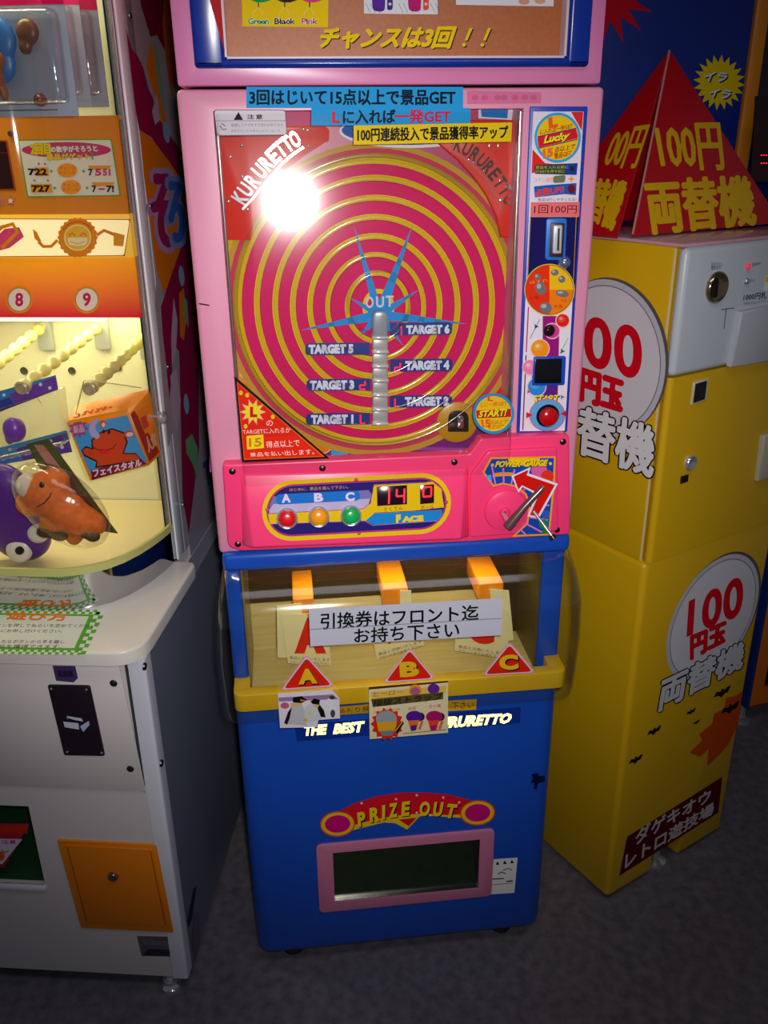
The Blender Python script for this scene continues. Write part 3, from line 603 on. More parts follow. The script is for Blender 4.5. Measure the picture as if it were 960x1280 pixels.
# target plates
def z6(*p): return [(370+x/4.174, 360+y/4.174) for x, y in p]
TG = [('TARGET 6', (490, 182, 815, 248), (575, 192, 802, 242), None, ('bc', (535, 200, 552, 246))), ('TARGET 5', (48, 288, 385, 352), (65, 295, 300, 345), None, None), ('TARGET 4', (492, 372, 818, 438), (570, 380, 800, 430), None, ('bged', (512, 392, 548, 436))),
      ('TARGET 3', (55, 476, 388, 538), (72, 483, 304, 533), None, ('bged', (330, 486, 364, 528))), ('TARGET 2', (490, 562, 815, 625), (568, 568, 798, 618), None, ('fed', (514, 576, 540, 618))), ('TARGET 1', (52, 655, 385, 716), (78, 662, 300, 712), None, ('fed', (334, 660, 362, 706)))]
for nm, (x0, y0, x1, y1), (a, b, c, d), _, dg in TG:
    left = x0 < 200; rr = [12, 2, 2, 12] if left else [2, 12, 12, 2]
    P = Print(PF, .0042); P.poly(rpoly(z6((x0, y0), (x1, y0-4), (x1, y1-4), (x0, y1)), [r/2 for r in rr]), mat((36, 50, 130), .35))
    P.text(nm, *z6((a, b), (c, b-3), (c, d-3), (a, d)), (214, 218, 238), bold=.07)
    if dg: s_, (e, f, g, h) = dg; digit(P, s_, *z6((e, f), (g, f), (g, h), (e, h)), 1.5)
    P.build('target_plate', A, 'blue plate reading '+nm)
raised('out_lettering', PF.lift(.008), [('O', 462, 378, 10, 14, 0), ('U', 475, 377.5, 10, 14, 0), ('T', 487, 376.5, 10, 14, 0)], mat((205, 205, 212), .25), lab='silver letters reading OUT')
lathe('out_hole', A, PF.p(473, 377, .001), PF.N, [(.05, .004), (.05, .009), (.046, .010), (.046, .004)], RIDGE, 40)
lathe('drop_disc', A, PF.p(571, 527, .002), PF.N, [(.034, 0), (.034, .004), (.030, .006), (0, .006)], mat((190, 140, 20), .35), 36, label='mustard round plate at the ball exit')
pprism('ball_exit', A, PF, rpoly([(561, 514), (586, 514), (586, 540), (560, 540)], [10, 10, 2, 2]), .008, .011, mat((60, 50, 44), .2, .5), .001, label='small dark arched hole'); pprism('ball_exit_rod', A, PF, rpoly([(572, 520), (580, 520), (580, 536), (572, 536)], 3), .011, .015, mat((200, 200, 200), .15, .9), .001)
# clear cover
def cover():
    zs = [1.062+(az1-.004-1.062)*i/24 for i in range(25)]; y = -.034; ys = []
    for i in range(25):
        w_ = i/24; sl = .015+.053*min(1, w_/.6)**1.5; ys.append(y); y += sl*(zs[1]-zs[0])
    b = bmesh.new(); rows = []
    for z, yy in zip(zs, ys):
        xa, xb = ax0+.004, ax1-.003
        rows.append([b.verts.new(p) for p in [(xa, max(yy+.02, .02), z), (xa, yy+.006, z), (xa+.003, yy+.001, z)]+[(xa+.006+(xb-xa-.012)*i/12, yy, z) for i in range(13)]+[(xb-.003, yy+.001, z), (xb, yy+.006, z), (xb, max(yy+.02, .02), z)]])
    for R0, R1 in zip(rows, rows[1:]):
        for i in range(len(R0)-1): b.faces.new((R0[i], R0[i+1], R1[i+1], R1[i]))
    return b
finish(cover(), 'clear_cover', SHEET, A, 50, 'clear plastic cover over the spiral')
for xx, nm in ((ax0+.0035, 'l'), (ax1-.0025, 'r')):
    tube('cover_edge', A, [(xx, -.006, 1.07), (xx, .002, 1.3), (xx, .006, az1-.004)], .0028, clear('bright_acrylic_edge', .6, .2, (.95, .95, .95), edge=.9), 10, label='bright polished edge of the clear cover')
CV = Plane(A, (0, -.0365, 1.062), V=(0, .055, 1))
P = Print(CV, .0004)
P.poly([(293, 470), (412, 573), (303, 577.5)], (24, 12, 10)); P.poly([(296, 477), (406, 571), (305, 575)], (224, 90, 20)); P.poly([(297, 479), (402, 570), (306, 573.5)], (226, 36, 14))
P.poly(star(316, 515, 17, 9.5, 10), (236, 150, 130)); P.poly(star(316, 515, 14.5, 8.5, 10), (242, 215, 40)); P.t('L', 317, 515, 9, 13, (200, 20, 20), bold=.07); P.t('の', 337, 529, 8, 7, (245, 225, 215))
P.text('TARGETに入れるか', (303, 537), (363, 534), (363, 541), (304, 543), (245, 225, 210), bold=.02)
P.poly([(308, 545), (329, 543), (330, 560), (309, 562)], (242, 205, 30)); P.text('15', (311, 548), (327, 547), (327, 558), (311, 559), (200, 130, 10), bold=.03)
P.text('得点以上で', (332, 552), (374, 549), (375, 558), (333, 560), (245, 225, 210), bold=.02); P.text('景品を払い出します。', (312, 566), (392, 561), (393, 568), (313, 571), (245, 225, 210), bold=.02)
for x, y in ((301, 491), (309, 494), (341, 521), (307, 533)): P.poly(ell(x, y, 2.5, 3, n=10), (240, 190, 40), keep=True)
P.build('corner_sticker', A, 'red triangular rules sticker at the lower left of the cover')
P = Print(CV, .0004)
P.poly(ell(617, 517, 26, 25.5), (30, 140, 200)); P.poly(ell(617, 517, 22.5, 22), (238, 186, 20)); P.poly([(595, 513), (639, 511), (639, 521), (596, 523)], (214, 24, 30))
P.text('START!', (599, 514), (635, 511), (634, 521), (598, 523), (20, 20, 10), bold=.07, shear=.15); P.text('START!', (599, 513.5), (634, 510.5), (633, 520), (598, 522), (240, 220, 30), bold=.04, shear=.15)
P.text('Lに一発GET', (602, 503), (634, 501), (633, 507), (601, 509), (190, 60, 16), bold=.02); P.text('15', (601, 525), (613, 524), (613, 534), (603, 535), (230, 100, 20), bold=.05); P.text('点以上で', (612, 526), (636, 524), (633, 529), (612, 531), (180, 40, 16), bold=.02); P.text('景品GET', (609, 532), (631, 530), (627, 536), (610, 537), (180, 40, 16), bold=.02); P.t('L', 613, 498, 7, 7, (226, 80, 20), bold=.05)
P.build('start_sticker', A, 'round yellow sticker reading START!')
# stickers on the top of the cabinet
P = Print(FR, .0006)
P.poly([(308, 108.5), (579, 108.5), (579, 135), (308, 135)], (38, 150, 214)); P.text('3回はじいて15点以上で景品GET', (312, 112), (569, 112), (569, 131), (312, 131), (12, 26, 44), bold=.05)
P.build('rules_sticker', A, 'wide sky blue sticker with black lettering'); P = Print(FR, .0003)
P.poly([(389, 135), (588, 135), (588, 157), (389, 157)], (38, 150, 214)); P.text('に入れば', (429, 138), (494, 137), (494, 154), (429, 155), (12, 26, 44), bold=.05); P.text('一発GET', (494, 137), (563, 137), (563, 153), (494, 154), (205, 30, 70), bold=.05); P.text('L', (415, 139), (425, 139), (425, 154), (415, 154), (214, 40, 60), bold=.05)
P.build('rules_sticker', A, 'lower sky blue sticker with black and red lettering'); P = Print(FR, .0011)
P.poly([(442, 157), (640, 153), (639, 177), (442, 181)], (234, 200, 10)); P.text('100円連続投入で景品獲得率アップ', (447, 160), (635, 157), (635, 173), (447, 177), (20, 14, 14), bold=.045)
P.build('rules_sticker', A, 'yellow sticker with black lettering'); P = Print(FR, .0003)
P.poly([(584, 113), (677, 115), (676, 129), (584, 130)], (214, 112, 152)); 
for x in (594, 606, 622, 630, 644, 656, 667): P.t('■', x, 122, 8, 8, (200, 84, 130), keep=False) if False else P.poly(ell(x, 122, 4.5, 3.6, n=8), (202, 92, 136), keep=True)
P.build('faded_sticker', A, 'faded pink sticker'); P = Print(FR, .0007)
P.poly(rpoly([(267, 137), (357, 137), (359, 169), (271, 170)], 4), (120, 110, 120)); P.poly(rpoly([(268, 138), (356, 138), (358, 168), (272, 169)], 4), (216, 206, 216)); P.line([(269, 151), (357, 151)], .7, (120, 120, 135))
P.poly([(292, 150), (298, 140), (304, 150)], (20, 16, 20)); P.text('注意', (309, 143), (328, 143), (328, 149), (309, 149), (30, 26, 34), bold=.04, spacing=1.3); P.text('破損してケガをする恐れがあります', (289, 154), (354, 154), (354, 158.5), (289, 158.5), (120, 120, 140)); P.text('台をたたいたりゆらしたりしないで', (289, 161.5), (350, 161.5), (350, 165.5), (289, 165.5), (120, 120, 140)); P.line([(275, 157), (278, 162), (283, 161)], 1.2, (90, 90, 110)); P.line([(277, 154), (282, 158)], 1, (90, 90, 110))
P.build('caution_sticker', A, 'white caution sticker at the upper left of the cover')
# right hand strip
def s2(*p): return [(640+x/5.82, 130+y/5.82) for x, y in p]
def s3(*p): return [(640+x/5.333, 320+y/5.333) for x, y in p]
pprism('side_strip', A, FR, rpoly([(663, 133), (735, 133), (709, 540), (646, 543)], 1.5), 0, .004, mat((20, 56, 170), .35), .001, 2, label='tall blue bordered instruction strip')
SP = FR.lift(.004); P = Print(SP, .0003)
P.poly(s2((155, 55), (522, 55))+s3((352, 1165), (52, 1168)), (226, 214, 226)); P.poly(s2((430, 57), (519, 57), (508, 195)), (222, 40, 40)); P.poly(s2((150, 330), (240, 430), (330, 440), (160, 500), (143, 505)), (222, 40, 30))
P.poly(ell(*s2((332, 245))[0], 29, 31.5, n=40), (48, 160, 220)); P.poly(ell(*s2((332, 245))[0], 26, 28, n=40), (238, 190, 14)); P.poly(s2((185, 255), (190, 235), (465, 178), (480, 235), (475, 250), (195, 318)), (216, 26, 46)); P.line(s2((186, 238), (468, 176)), 1.2, (40, 50, 130)); P.line(s2((196, 322), (478, 256)), 1.2, (40, 50, 130))
for d_, c, bd in ((4, (20, 16, 14), .08), (0, (240, 220, 30), .05)): P.text('Lucky', *s2((232+d_, 232+d_), (428+d_, 198+d_), (412+d_, 268+d_), (230+d_, 305+d_)), c, bold=bd, shear=.2)
P.text('L', *s2((262, 100), (335, 85), (335, 165), (270, 180)), (226, 96, 30), bold=.07); P.text('に入れば一発GET', *s2((205, 190), (440, 140), (440, 175), (205, 225)), (170, 60, 16), bold=.03); P.text('15', *s2((222, 330), (300, 315), (300, 380), (228, 400)), (232, 110, 30), bold=.07); P.text('点以上で', *s2((310, 315), (465, 285), (455, 325), (310, 355)), (170, 50, 16), bold=.03); P.text('景品GET', *s2((305, 360), (440, 335), (420, 375), (310, 402)), (170, 50, 16), bold=.03)
P.poly(rpoly(s2((165, 442), (478, 430), (470, 516), (165, 508)), 2), (44, 70, 60)); P.poly(s2((390, 434), (478, 430), (470, 516), (390, 514)), (24, 60, 150)); P.text('景品を入れる前に', *s2((172, 450), (410, 445), (410, 470), (172, 474)), (205, 180, 60)); P.text('STARTを押す前に', *s2((172, 480), (385, 478), (385, 500), (172, 502)), (205, 180, 60)); P.poly(ell(*s2((438, 472))[0], 3, n=10), (40, 30, 60))
P.text('コイン追加', *s2((160, 535), (300, 532), (300, 565), (160, 568)), (232, 140, 40), bold=.03); P.poly(rpoly(s2((300, 525), (390, 515), (385, 570), (300, 575)), 3), (110, 120, 90)); P.poly(star(*s2((432, 545))[0], 4.5, 2, 4), (236, 160, 60))
P.poly(s2((160, 600), (250, 590), (470, 575), (465, 662), (380, 655), (165, 680)), (24, 90, 180)); P.text('点数UP!!', *s2((165, 625), (378, 590), (375, 645), (165, 678)), (226, 60, 30), bold=.06); P.poly(ell(*s2((432, 618))[0], 5, 6, n=12), (110, 24, 50)); P.text('景品GETしやすくなる!', *s2((188, 685), (468, 683), (466, 706), (188, 708)), (60, 50, 80))
P.poly(s2((138, 715), (493, 712), (488, 820), (134, 820)), (232, 108, 112)); P.text('1回100円', *s2((163, 735), (472, 735), (470, 795), (160, 797)), (24, 12, 14), bold=.01)
P.poly(s2((132, 822), (488, 822))+s3((420, 190), (98, 195)), (24, 18, 84)); P.line(s2((468, 822))+s3((408, 190)), .7, (190, 150, 60)); P.line(s2((135, 830))+s3((102, 190)), .7, (190, 150, 60))
P.poly(ell(*s3((250, 225))[0], 31.5, 32.5, n=40), (226, 180, 30)); P.poly(ell(*s3((250, 225))[0], 30.3, 31.2, n=40), (44, 60, 60)); P.poly(ell(*s3((250, 225))[0], 29.6, 30.5, n=40), (226, 46, 14)); P.poly(ell(*s3((250, 225))[0], 29.6, 30.5, n=20, a0=-90, a1=0)+[s3((250, 225))[0]], (236, 180, 20)); P.poly(ell(*s3((250, 225))[0], 29.6, 30.5, n=20, a0=0, a1=90)+[s3((250, 225))[0]], (236, 120, 14))
for x, y, a, b, rt in ((170, 140, 4, 4, 0), (190, 215, 6.5, 8.5, -25), (285, 110, 5, 4, 0), (332, 155, 4.5, 4.5, 0), (335, 250, 8.5, 4.5, 12), (225, 345, 8, 7, 20)):
    c = s3((x, y))[0]; P.poly(ell(*c, a, b, rt, n=12), (110, 110, 112)); P.poly(ell(c[0]-a*.3, c[1]-b*.3, a*.45, b*.4, n=8), (170, 170, 172))
P.text('はずれ', *s3((120, 165), (240, 150), (240, 172), (120, 187)), (205, 160, 60)); P.text('小当', *s3((115, 265), (175, 262), (175, 288), (115, 290)), (120, 20, 20)); P.text('大当', *s3((275, 325), (335, 322), (335, 348), (275, 350)), (160, 20, 20)); P.text('中当', *s3((325, 288), (365, 286), (365, 306), (325, 308)), (160, 60, 20))
P.poly(s3((205, 400), (318, 400), (305, 935), (205, 935)), (150, 20, 120)); P.poly(s3((215, 700), (310, 700), (300, 930), (215, 930)), (90, 30, 130)); P.line(s3((110, 340), (95, 640)), 1.5, (190, 30, 110)); P.line(s3((94, 660), (72, 1160)), 1.5, (120, 40, 120))
for (x, y), r, c in (((338, 430), 8, (222, 34, 24)), ((268, 500), 9, (205, 60, 140)), ((187, 618), 11, (236, 140, 20)), ((122, 742), 9, (232, 120, 160)), ((165, 872), 11, (40, 130, 210))): X, Y = s3((x, y))[0]; ball(P, X, Y, r, c)
P.line(s3((120, 550), (185, 420)), 1, (130, 140, 180)); P.poly(star(*s3((160, 470))[0], 4, 1.5, 3), (40, 60, 130)); P.line(s3((320, 650), (375, 545)), 1, (130, 170, 160)); P.poly(star(*s3((335, 635))[0], 4, 1.5, 3), (30, 110, 70)); P.poly(star(*s3((110, 905))[0], 3, 1.2, 3), (200, 50, 90)); P.poly(star(*s3((335, 940))[0], 3.5, 1.3, 3), (60, 110, 190))
for d_, c, bd in ((5, (50, 40, 20), .06), (0, (240, 210, 20), .03)): P.text('START', *s3((148+d_, 930+d_), (318+d_, 925+d_), (312+d_, 970+d_), (145+d_, 976+d_)), c, bold=bd, shear=.1)
P.poly(ell(*s3((235, 1060))[0], 22.5, 20.5, n=32), (200, 60, 100)); P.poly(ell(*s3((235, 1060))[0], 21.6, 19.6, n=32), (96, 160, 216)); P.poly(s3((95, 1040), (140, 1060), (95, 1082)), (220, 24, 50)); P.poly(s3((360, 1030), (318, 1052), (362, 1072)), (220, 24, 50))
P.build('strip_artwork', A)
cs = pprism('coin_slot_plate', A, SP, rpoly(s2((252, 832), (402, 832), (388, 1138), (242, 1136)), 4), 0, .004, mat((24, 110, 205), .35), .001, 2, label='light blue coin slot surround')
pprism('coin_slot_recess', cs, SP, rpoly(s2((285, 865), (385, 865), (372, 1115), (272, 1112)), 2), .0042, .006, mat((60, 24, 40), .4), .0005)
pprism('coin_slot_bezel', cs, SP, rpoly(s2((303, 882), (370, 882), (360, 1090), (298, 1090)), 2), .0062, .011, mat((205, 206, 212), .3, .3), .002, 2)
pprism('coin_slit', cs, SP, s2((335, 905), (348, 905), (343, 1068), (328, 1068)), .0112, .0116, mat((20, 30, 26), .5))
lathe('reject_button', A, SP.p(705, 328), SP.N, [(.0095, 0), (.0095, .004), (.006, .009), (0, .011)], mat((160, 180, 225), .1, .8), 20, label='small chrome coin return button')
lathe('speaker_dot', A, SP.p(686, 413), SP.N, [(.0095, 0), (.009, .003), (.006, .006), (0, .007)], mat((30, 16, 24), .08), 20, label='glossy black dome')
sc_ = pprism('strip_screen_frame', A, SP, rpoly(s3((148, 672), (362, 668), (352, 862), (133, 866)), 2.5), 0, .004, mat((18, 70, 190), .3), .001, 2, label='blue framed black window'); pprism('strip_screen', sc_, SP, s3((156, 688), (335, 684), (328, 848), (150, 850)), .0042, .0052, mat((16, 16, 20), .12), .0005)
o = lathe('start_button_ring', A, SP.p(684, 519), SP.N, [(.0185, 0), (.0185, .004), (.017, .006), (.0145, .005)], mat((40, 36, 36), .12, .8), 28); lathe('start_button', o, SP.p(684.5, 519.5), SP.N, [(.0145, .002), (.0145, .010), (.012, .013), (0, .0145)], mat((190, 8, 16), .18), 28, label='red start button')

# ---------------------------------------------------- header
HX0, HX1 = FR.uv(216, 40)[0], FR.uv(754, 60)[0]
hd = box('header_cabinet', A, HX0, HX1, -.002, .36, zt+.0015, 2.02, mat((222, 128, 178), .3), .004, 2, label='pink header cabinet')
bx0, bx1, bz0 = FR.uv(241, 50)[0], FR.uv(736, 50)[0], FR.uv(480, 85)[1]
boolean(hd, [cutter(A, bx0+.005, bx1-.005, -.05, .05, bz0+.005, 1.99)])
HB = front(A, .018); HF = front(A, -.002)
wx0, wx1, wz0 = HF.uv(279, 40)[0], HF.uv(709, 40)[0], HF.uv(480, 73)[1]
fb = box_bm(bx0, wx0, -.010, .018, bz0, 1.995, .005, 3); box_bm(wx1, bx1, -.010, .018, bz0, 1.995, .005, 3, bm=fb); box_bm(bx0, bx1, -.010, .018, bz0, wz0, .005, 3, bm=fb); box_bm(bx0, bx1, -.010, .018, 1.96, 1.995, .005, 3, bm=fb)
finish(fb, 'header_bezel', mat((14, 48, 150), .22), A, 40, 'glossy blue bezel of the header')
P = Print(front(A, -.010), .0003); P.poly([(262, 0), (276, 0), (281, 66)], (186, 36, 40)); P.poly([(262, -60), (276, -60), (276, 0), (262, 0)], (186, 36, 40)); P.build('bezel_stripe', A)
wf = box_bm(wx0-.001, wx0+.0035, -.004, .019, wz0-.001, 1.958, .001, 1); box_bm(wx1-.0035, wx1+.001, -.004, .019, wz0-.001, 1.958, .001, 1, bm=wf); box_bm(wx0-.001, wx1+.001, -.004, .019, wz0-.001, wz0+.003, .001, 1, bm=wf)
finish(wf, 'header_inner_frame', mat((220, 200, 208), .4), A, 40, 'thin white inner frame')
box('header_board', A, wx0, wx1, .019, .03, wz0, 1.96, mat((176, 96, 48), .45, noise=.12, nscale=160), label='brown header board')
HB = front(A, .019); P = Print(HB, .0004)
P.poly([(301, -60), (411, -60), (410, 34), (303, 33)], (232, 196, 10))
for wd_, x, c, c2 in (('Green', 325, (30, 140, 70), (20, 150, 70)), ('Black', 358, (50, 40, 34), (40, 34, 30)), ('Pink', 389, (190, 60, 110), (220, 60, 120))):
    P.poly([(x-12, 0), (x-6, -14), (x+12, -12), (x+14, 0), (x+5, 3), (x-4, 3)], c2); P.line([(x-2, 3), (x-2, 10)], 1.3, (30, 30, 24)); P.line([(x-2, 9), (x-8, 15), (x-9, 19)], .5, (236, 226, 150)); P.line([(x-2, 9), (x+3, 15), (x+3, 19)], .5, (236, 226, 150))
    P.t(wd_, x-2, 26.5, 27 if wd_ != 'Pink' else 21, 8, (235, 225, 215), bold=.09); P.t(wd_, x-2, 26.5, 26 if wd_ != 'Pink' else 20, 7.4, c, bold=.02)
P.build('colour_card', A, 'yellow card listing Green, Black and Pink'); P = Print(HB, .0004)
P.poly([(455, -60), (547, -60), (547, 18), (455, 17)], (222, 220, 226))
for x in (457, 463, 469, 498, 504, 510, 538, 544): P.line([(x, 4), (x+6, 16)], .5, (110, 110, 130))
for x, c in ((474, (92, 40, 150)), (519, (186, 30, 110))):
    P.poly(rpoly([(x-10, -12), (x+8, -12), (x+7, 13), (x+1, 15), (x-8, 13)], 4), c); P.line([(x-4, 8), (x-3, 14)], .6, (60, 20, 80)); P.line([(x+1, 8), (x+1, 14)], .6, (60, 20, 80)); P.poly(rpoly([(x+10, -10), (x+17, -10), (x+17, 12), (x+10, 13)], 3), (60, 44, 130) if x < 500 else (224, 80, 60)); P.poly(ell(x+13.5, 5, 2, n=10), (220, 200, 200))
P.build('glove_card', A, 'white card printed with purple and magenta gloves'); P = Print(HB, .0004)
P.poly([(570, -60), (692, -60), (692, 8), (570, 6)], (224, 220, 226)); P.poly(ell(655, 2, 7, 4, n=14), (214, 150, 120)); P.poly(ell(675, 1, 7, 4, n=14), (220, 160, 130)); P.build('photo_card', A, 'white card with two pink shapes at its foot')
P = Print(HB, .0006)
for d_, c, bd in ((1.4, (20, 50, 20), .04), (0, (236, 196, 14), .05)):
    P.text('チャンスは3回', (403+d_, 35+d_), (570+d_, 34+d_), (566+d_, 60+d_), (399+d_, 60+d_), c, bold=bd+.02, shear=.2)
    for x in (580, 603): P.poly([(x+1+d_, 50+d_), (x+7+d_, 35+d_), (x+11+d_, 35+d_), (x+4+d_, 51+d_)], c); P.poly(ell(x+d_, 56+d_, 2.4, n=10), c)
P.build('slogan_lettering', A, 'yellow slanted slogan with green shadow')

# ============================================================ COIN CHANGER ON THE RIGHT
ry = math.radians(26.37); ROrg = (.4636, .0777, 0)
CG = Thing('coin_changer', 'tall yellow coin changing machine with white upper front, right of the pink machine', 'change machine', loc=ROrg, rz=ry)
YW = mat((212, 166, 6), .38); RF = front(CG, 0); RS = Plane(CG, (0, 0, 0), U=(0, -1, 0), V=(0, 0, 1))
RW, RD, RZ, RM = .384, .345, 1.386, .8285
lb = box('lower_cabinet', CG, 0, RW, 0, RD, .012, RM-.001, YW, .012, 4, label='yellow lower cabinet')
boolean(lb, [cutter(CG, .135, .235, -.02, .06, -.01, .085)])
box('notch_lining', CG, .134, .236, .061, .064, .013, .086, mat((26, 22, 20), .6))
for x, y in ((.185, .028), (.05, .30), (.33, .30)): lathe('adjustable_foot', CG, (x, y, 0), (0, 0, 1), [(0, 0), (.026, 0), (.026, .006), (.012, .014), (.010, .045), (0, .045)], CHROME, 20)
box('upper_cabinet', CG, .014, RW, .014, RD, RM+.001, RZ-.004, YW, .004, 2)
box('side_cover', CG, 0, .0138, .016, RD, RM+.001, RZ-.002, YW, .002, 2, label='yellow side cover')
zw = RF.uv(845, 470)[1]
box('yellow_door', CG, .003, RW-.002, -.006, .012, RM+.001, zw-.001, YW, .010, 4, vo=True, label='yellow lower half of the door')
box('white_door', CG, .003, RW-.002, -.008, .012, zw+.001, RZ-.002, mat((190, 196, 206), .35), .012, 4, label='white upper half of the door')
box('door_gasket', CG, .0006, .0030, .0122, .0155, RM+.001, RZ-.004, mat((226, 205, 150), .5), label='cream edge strip of the door')
box('top_plate', CG, .004, RW-.004, .0, RD, RZ-.002, RZ+.004, mat((196, 150, 160), .08), .002, 2, label='glossy top plate, tinted pink for the red sign it reflects')  # the pink is the red sign's reflection, put into the base colour
# side prints
def coin(P, pl, c, txt):
    u, v, r = c
    ring = lambda k, du=0, dv=0: [(u+du+r*k*math.cos(2*PI*i/56), v+dv+r*k*math.sin(2*PI*i/56)) for i in range(56)]
    P.uvpoly(ring(1.0, .006, .004), (90, 84, 80)); P.uvpoly(ring(1.0), (188, 188, 198)); P.uvpoly(ring(.93), (120, 120, 135)); P.uvpoly(ring(.915), (206, 204, 212))
P = Print(RS, .0008)
coin(P, RS, circ3(RS, (737, 352), (832, 443), (804, 529)), 0)
REDT = (205, 12, 30)
P.text('100', (704, 386), (803, 410), (802, 477), (704, 449), REDT, bold=.03, spacing=1.08); P.text('円玉', (727, 461), (779, 478), (776, 515), (726, 500), REDT, bold=.09)
P.text('両替機', (676, 494), (819, 534), (815, 597), (672, 549), (222, 222, 226), bold=.045, out=BLACK, ob=.05)
P.build('side_print', CG, 'grey coin disc with red 100 and white outlined lettering on the side')
FP = RF; P = Print(RF, .0006)
coin(P, RF, circ3(RF, (925, 693), (833, 800), (948, 740)), 0)
P.text('100', (861, 751), (930, 717), (928, 769), (858, 797), REDT, bold=.035, spacing=1.08); P.text('円玉', (864, 796), (908, 777), (905, 803), (864, 824), REDT, bold=.09)
P.text('両替機', (829, 849), (932, 800), (927, 834), (822, 890), (200, 200, 205), bold=.045, out=BLACK, ob=.05)
P.build('front_coin_print', CG, 'grey coin disc with red 100 and white outlined lettering on the front')
P = Print(RF, .0006)
P.poly([(920, 870), (928, 864), (923, 905), (910, 932), (899, 944), (884, 958), (886, 936), (876, 946), (862, 941), (878, 925), (874, 918), (890, 905), (893, 892), (905, 886), (908, 872)], (196, 70, 8))
P.build('flame_print', CG, 'orange flame')
for x, y, k in ((818, 914, 1), (795, 950, 1), (864, 890, .7), (871, 903, .5), (903, 866, 1.2), (913, 886, 1.3)):
    P = Print(RF, .0008); P.poly([(x-9*k, y+5*k), (x-6*k, y-1*k), (x-2*k, y-1*k), (x, y-5*k), (x+2*k, y-3*k), (x+5*k, y-6*k), (x+9*k, y-8*k), (x+6*k, y-1*k), (x+2*k, y+1*k), (x-1*k, y+5*k), (x-4*k, y+3*k)], (24, 16, 12)); P.build('bat_print', CG)
P = Print(RF, .0006); P.poly(rpoly([(784, 1046), (903, 971), (898, 1016), (774, 1095)], 1), (84, 8, 16))
P.text('ダゲキオウ', (796, 1037), (889, 985), (887, 1001), (794, 1057), (205, 190, 190), bold=.04); P.text('レトロ遊技場', (783, 1067), (893, 1002), (891, 1017), (781, 1087), (205, 190, 190), bold=.04)
P.build('front_banner_print', CG, 'dark red banner with white lettering')
WP = Plane(CG, (0, -.008, 0)); P = Print(WP, .0003); G_ = (70, 76, 90)
P.text('返却ボタン', (889, 328), (904, 328), (904, 333), (889, 335), G_); P.text('硬貨返却', (889, 333), (901, 332), (901, 336), (889, 338), G_); P.build('door_lettering', CG); P = Print(WP, .0003); P.text('1000円札', (930, 368), (959, 364), (958, 373), (929, 376), (60, 66, 84), bold=.04); P.text('千円札をお入れ下さい', (930, 378), (960, 374), (959, 378), (929, 382), G_)
P.build('door_lettering', CG); P = Print(WP, .0003); P.text('使用中', (940, 329), (951, 327), (951, 331), (940, 334), G_); P.text('中止', (937, 349), (944, 348), (944, 352), (937, 353), G_); P.build('door_lettering', CG); P = Print(WP, .0003); P.poly([(956, 345), (975, 342), (973, 362), (954, 364)], (222, 218, 205)); P.poly([(957, 346), (974, 343), (973, 350), (957, 353)], (220, 190, 40)); P.build('yellow_label', CG); P = Print(WP, .0003); P.line([(902, 387), (918, 385)], 1.2, (96, 100, 112)); P.line([(908, 385), (905, 411)], 1.0, (96, 100, 112))
P.build('slot_mark', CG)
lk = lathe('key_lock', CG, WP.p(895, 359), WP.N, [(.026, 0), (.026, .004), (.023, .007), (.018, .003), (.006, .002), (0, .002)], mat((170, 150, 120), .14, .9), 32, label='round chrome lock recess')
hexa('lock_turn', lk, [WP.p(*q, .008) for q in ((892, 372), (897, 371), (899, 348), (895, 347))]+[WP.p(*q, .002) for q in ((892, 372), (897, 371), (899, 348), (895, 347))], mat((60, 40, 34), .2, .8), .001)
for x, y, e in ((934, 333, 1), (932.5, 351.5, 0)): lathe('indicator_lamp', CG, WP.p(x, y), WP.N, [(.006, 0), (.006, .002), (.004, .005), (0, .006)], mat((200, 60, 80), .15, emit=.5) if e else mat((190, 190, 200), .1, .7), 14)
pprism('bill_slot_housing', CG, WP, [(928, 390), (985, 378), (975, 450), (915, 459)], .0, .012, mat((176, 180, 188), .4), .003, 2, label='grey raised bill slot housing')
DP = Plane(CG, (0, -.006, 0))
wn = pprism('coin_window_frame', CG, DP, [(868, 478), (887, 473), (883, 500), (865, 506)], 0, .003, mat((190, 190, 170), .3), .001); pprism('coin_window', wn, DP, [(870, 480), (884, 476), (881, 499), (867, 504)], .003, .004, mat((26, 20, 16), .15))
lathe('door_lock', CG, DP.p(862, 578), DP.N, [(.0145, 0), (.0145, .004), (.012, .007), (.004, .005), (0, .005)], CHROME, 28)
pprism('key_slot', CG, DP, [(852, 596), (861, 593), (860, 602), (851, 605)], 0, .002, mat((20, 14, 10), .3)); pprism('return_cup', CG, DP, [(956, 545), (985, 535), (978, 592), (949, 602)], 0, .010, mat((176, 172, 150), .4), .003, 2, label='grey coin return cup')

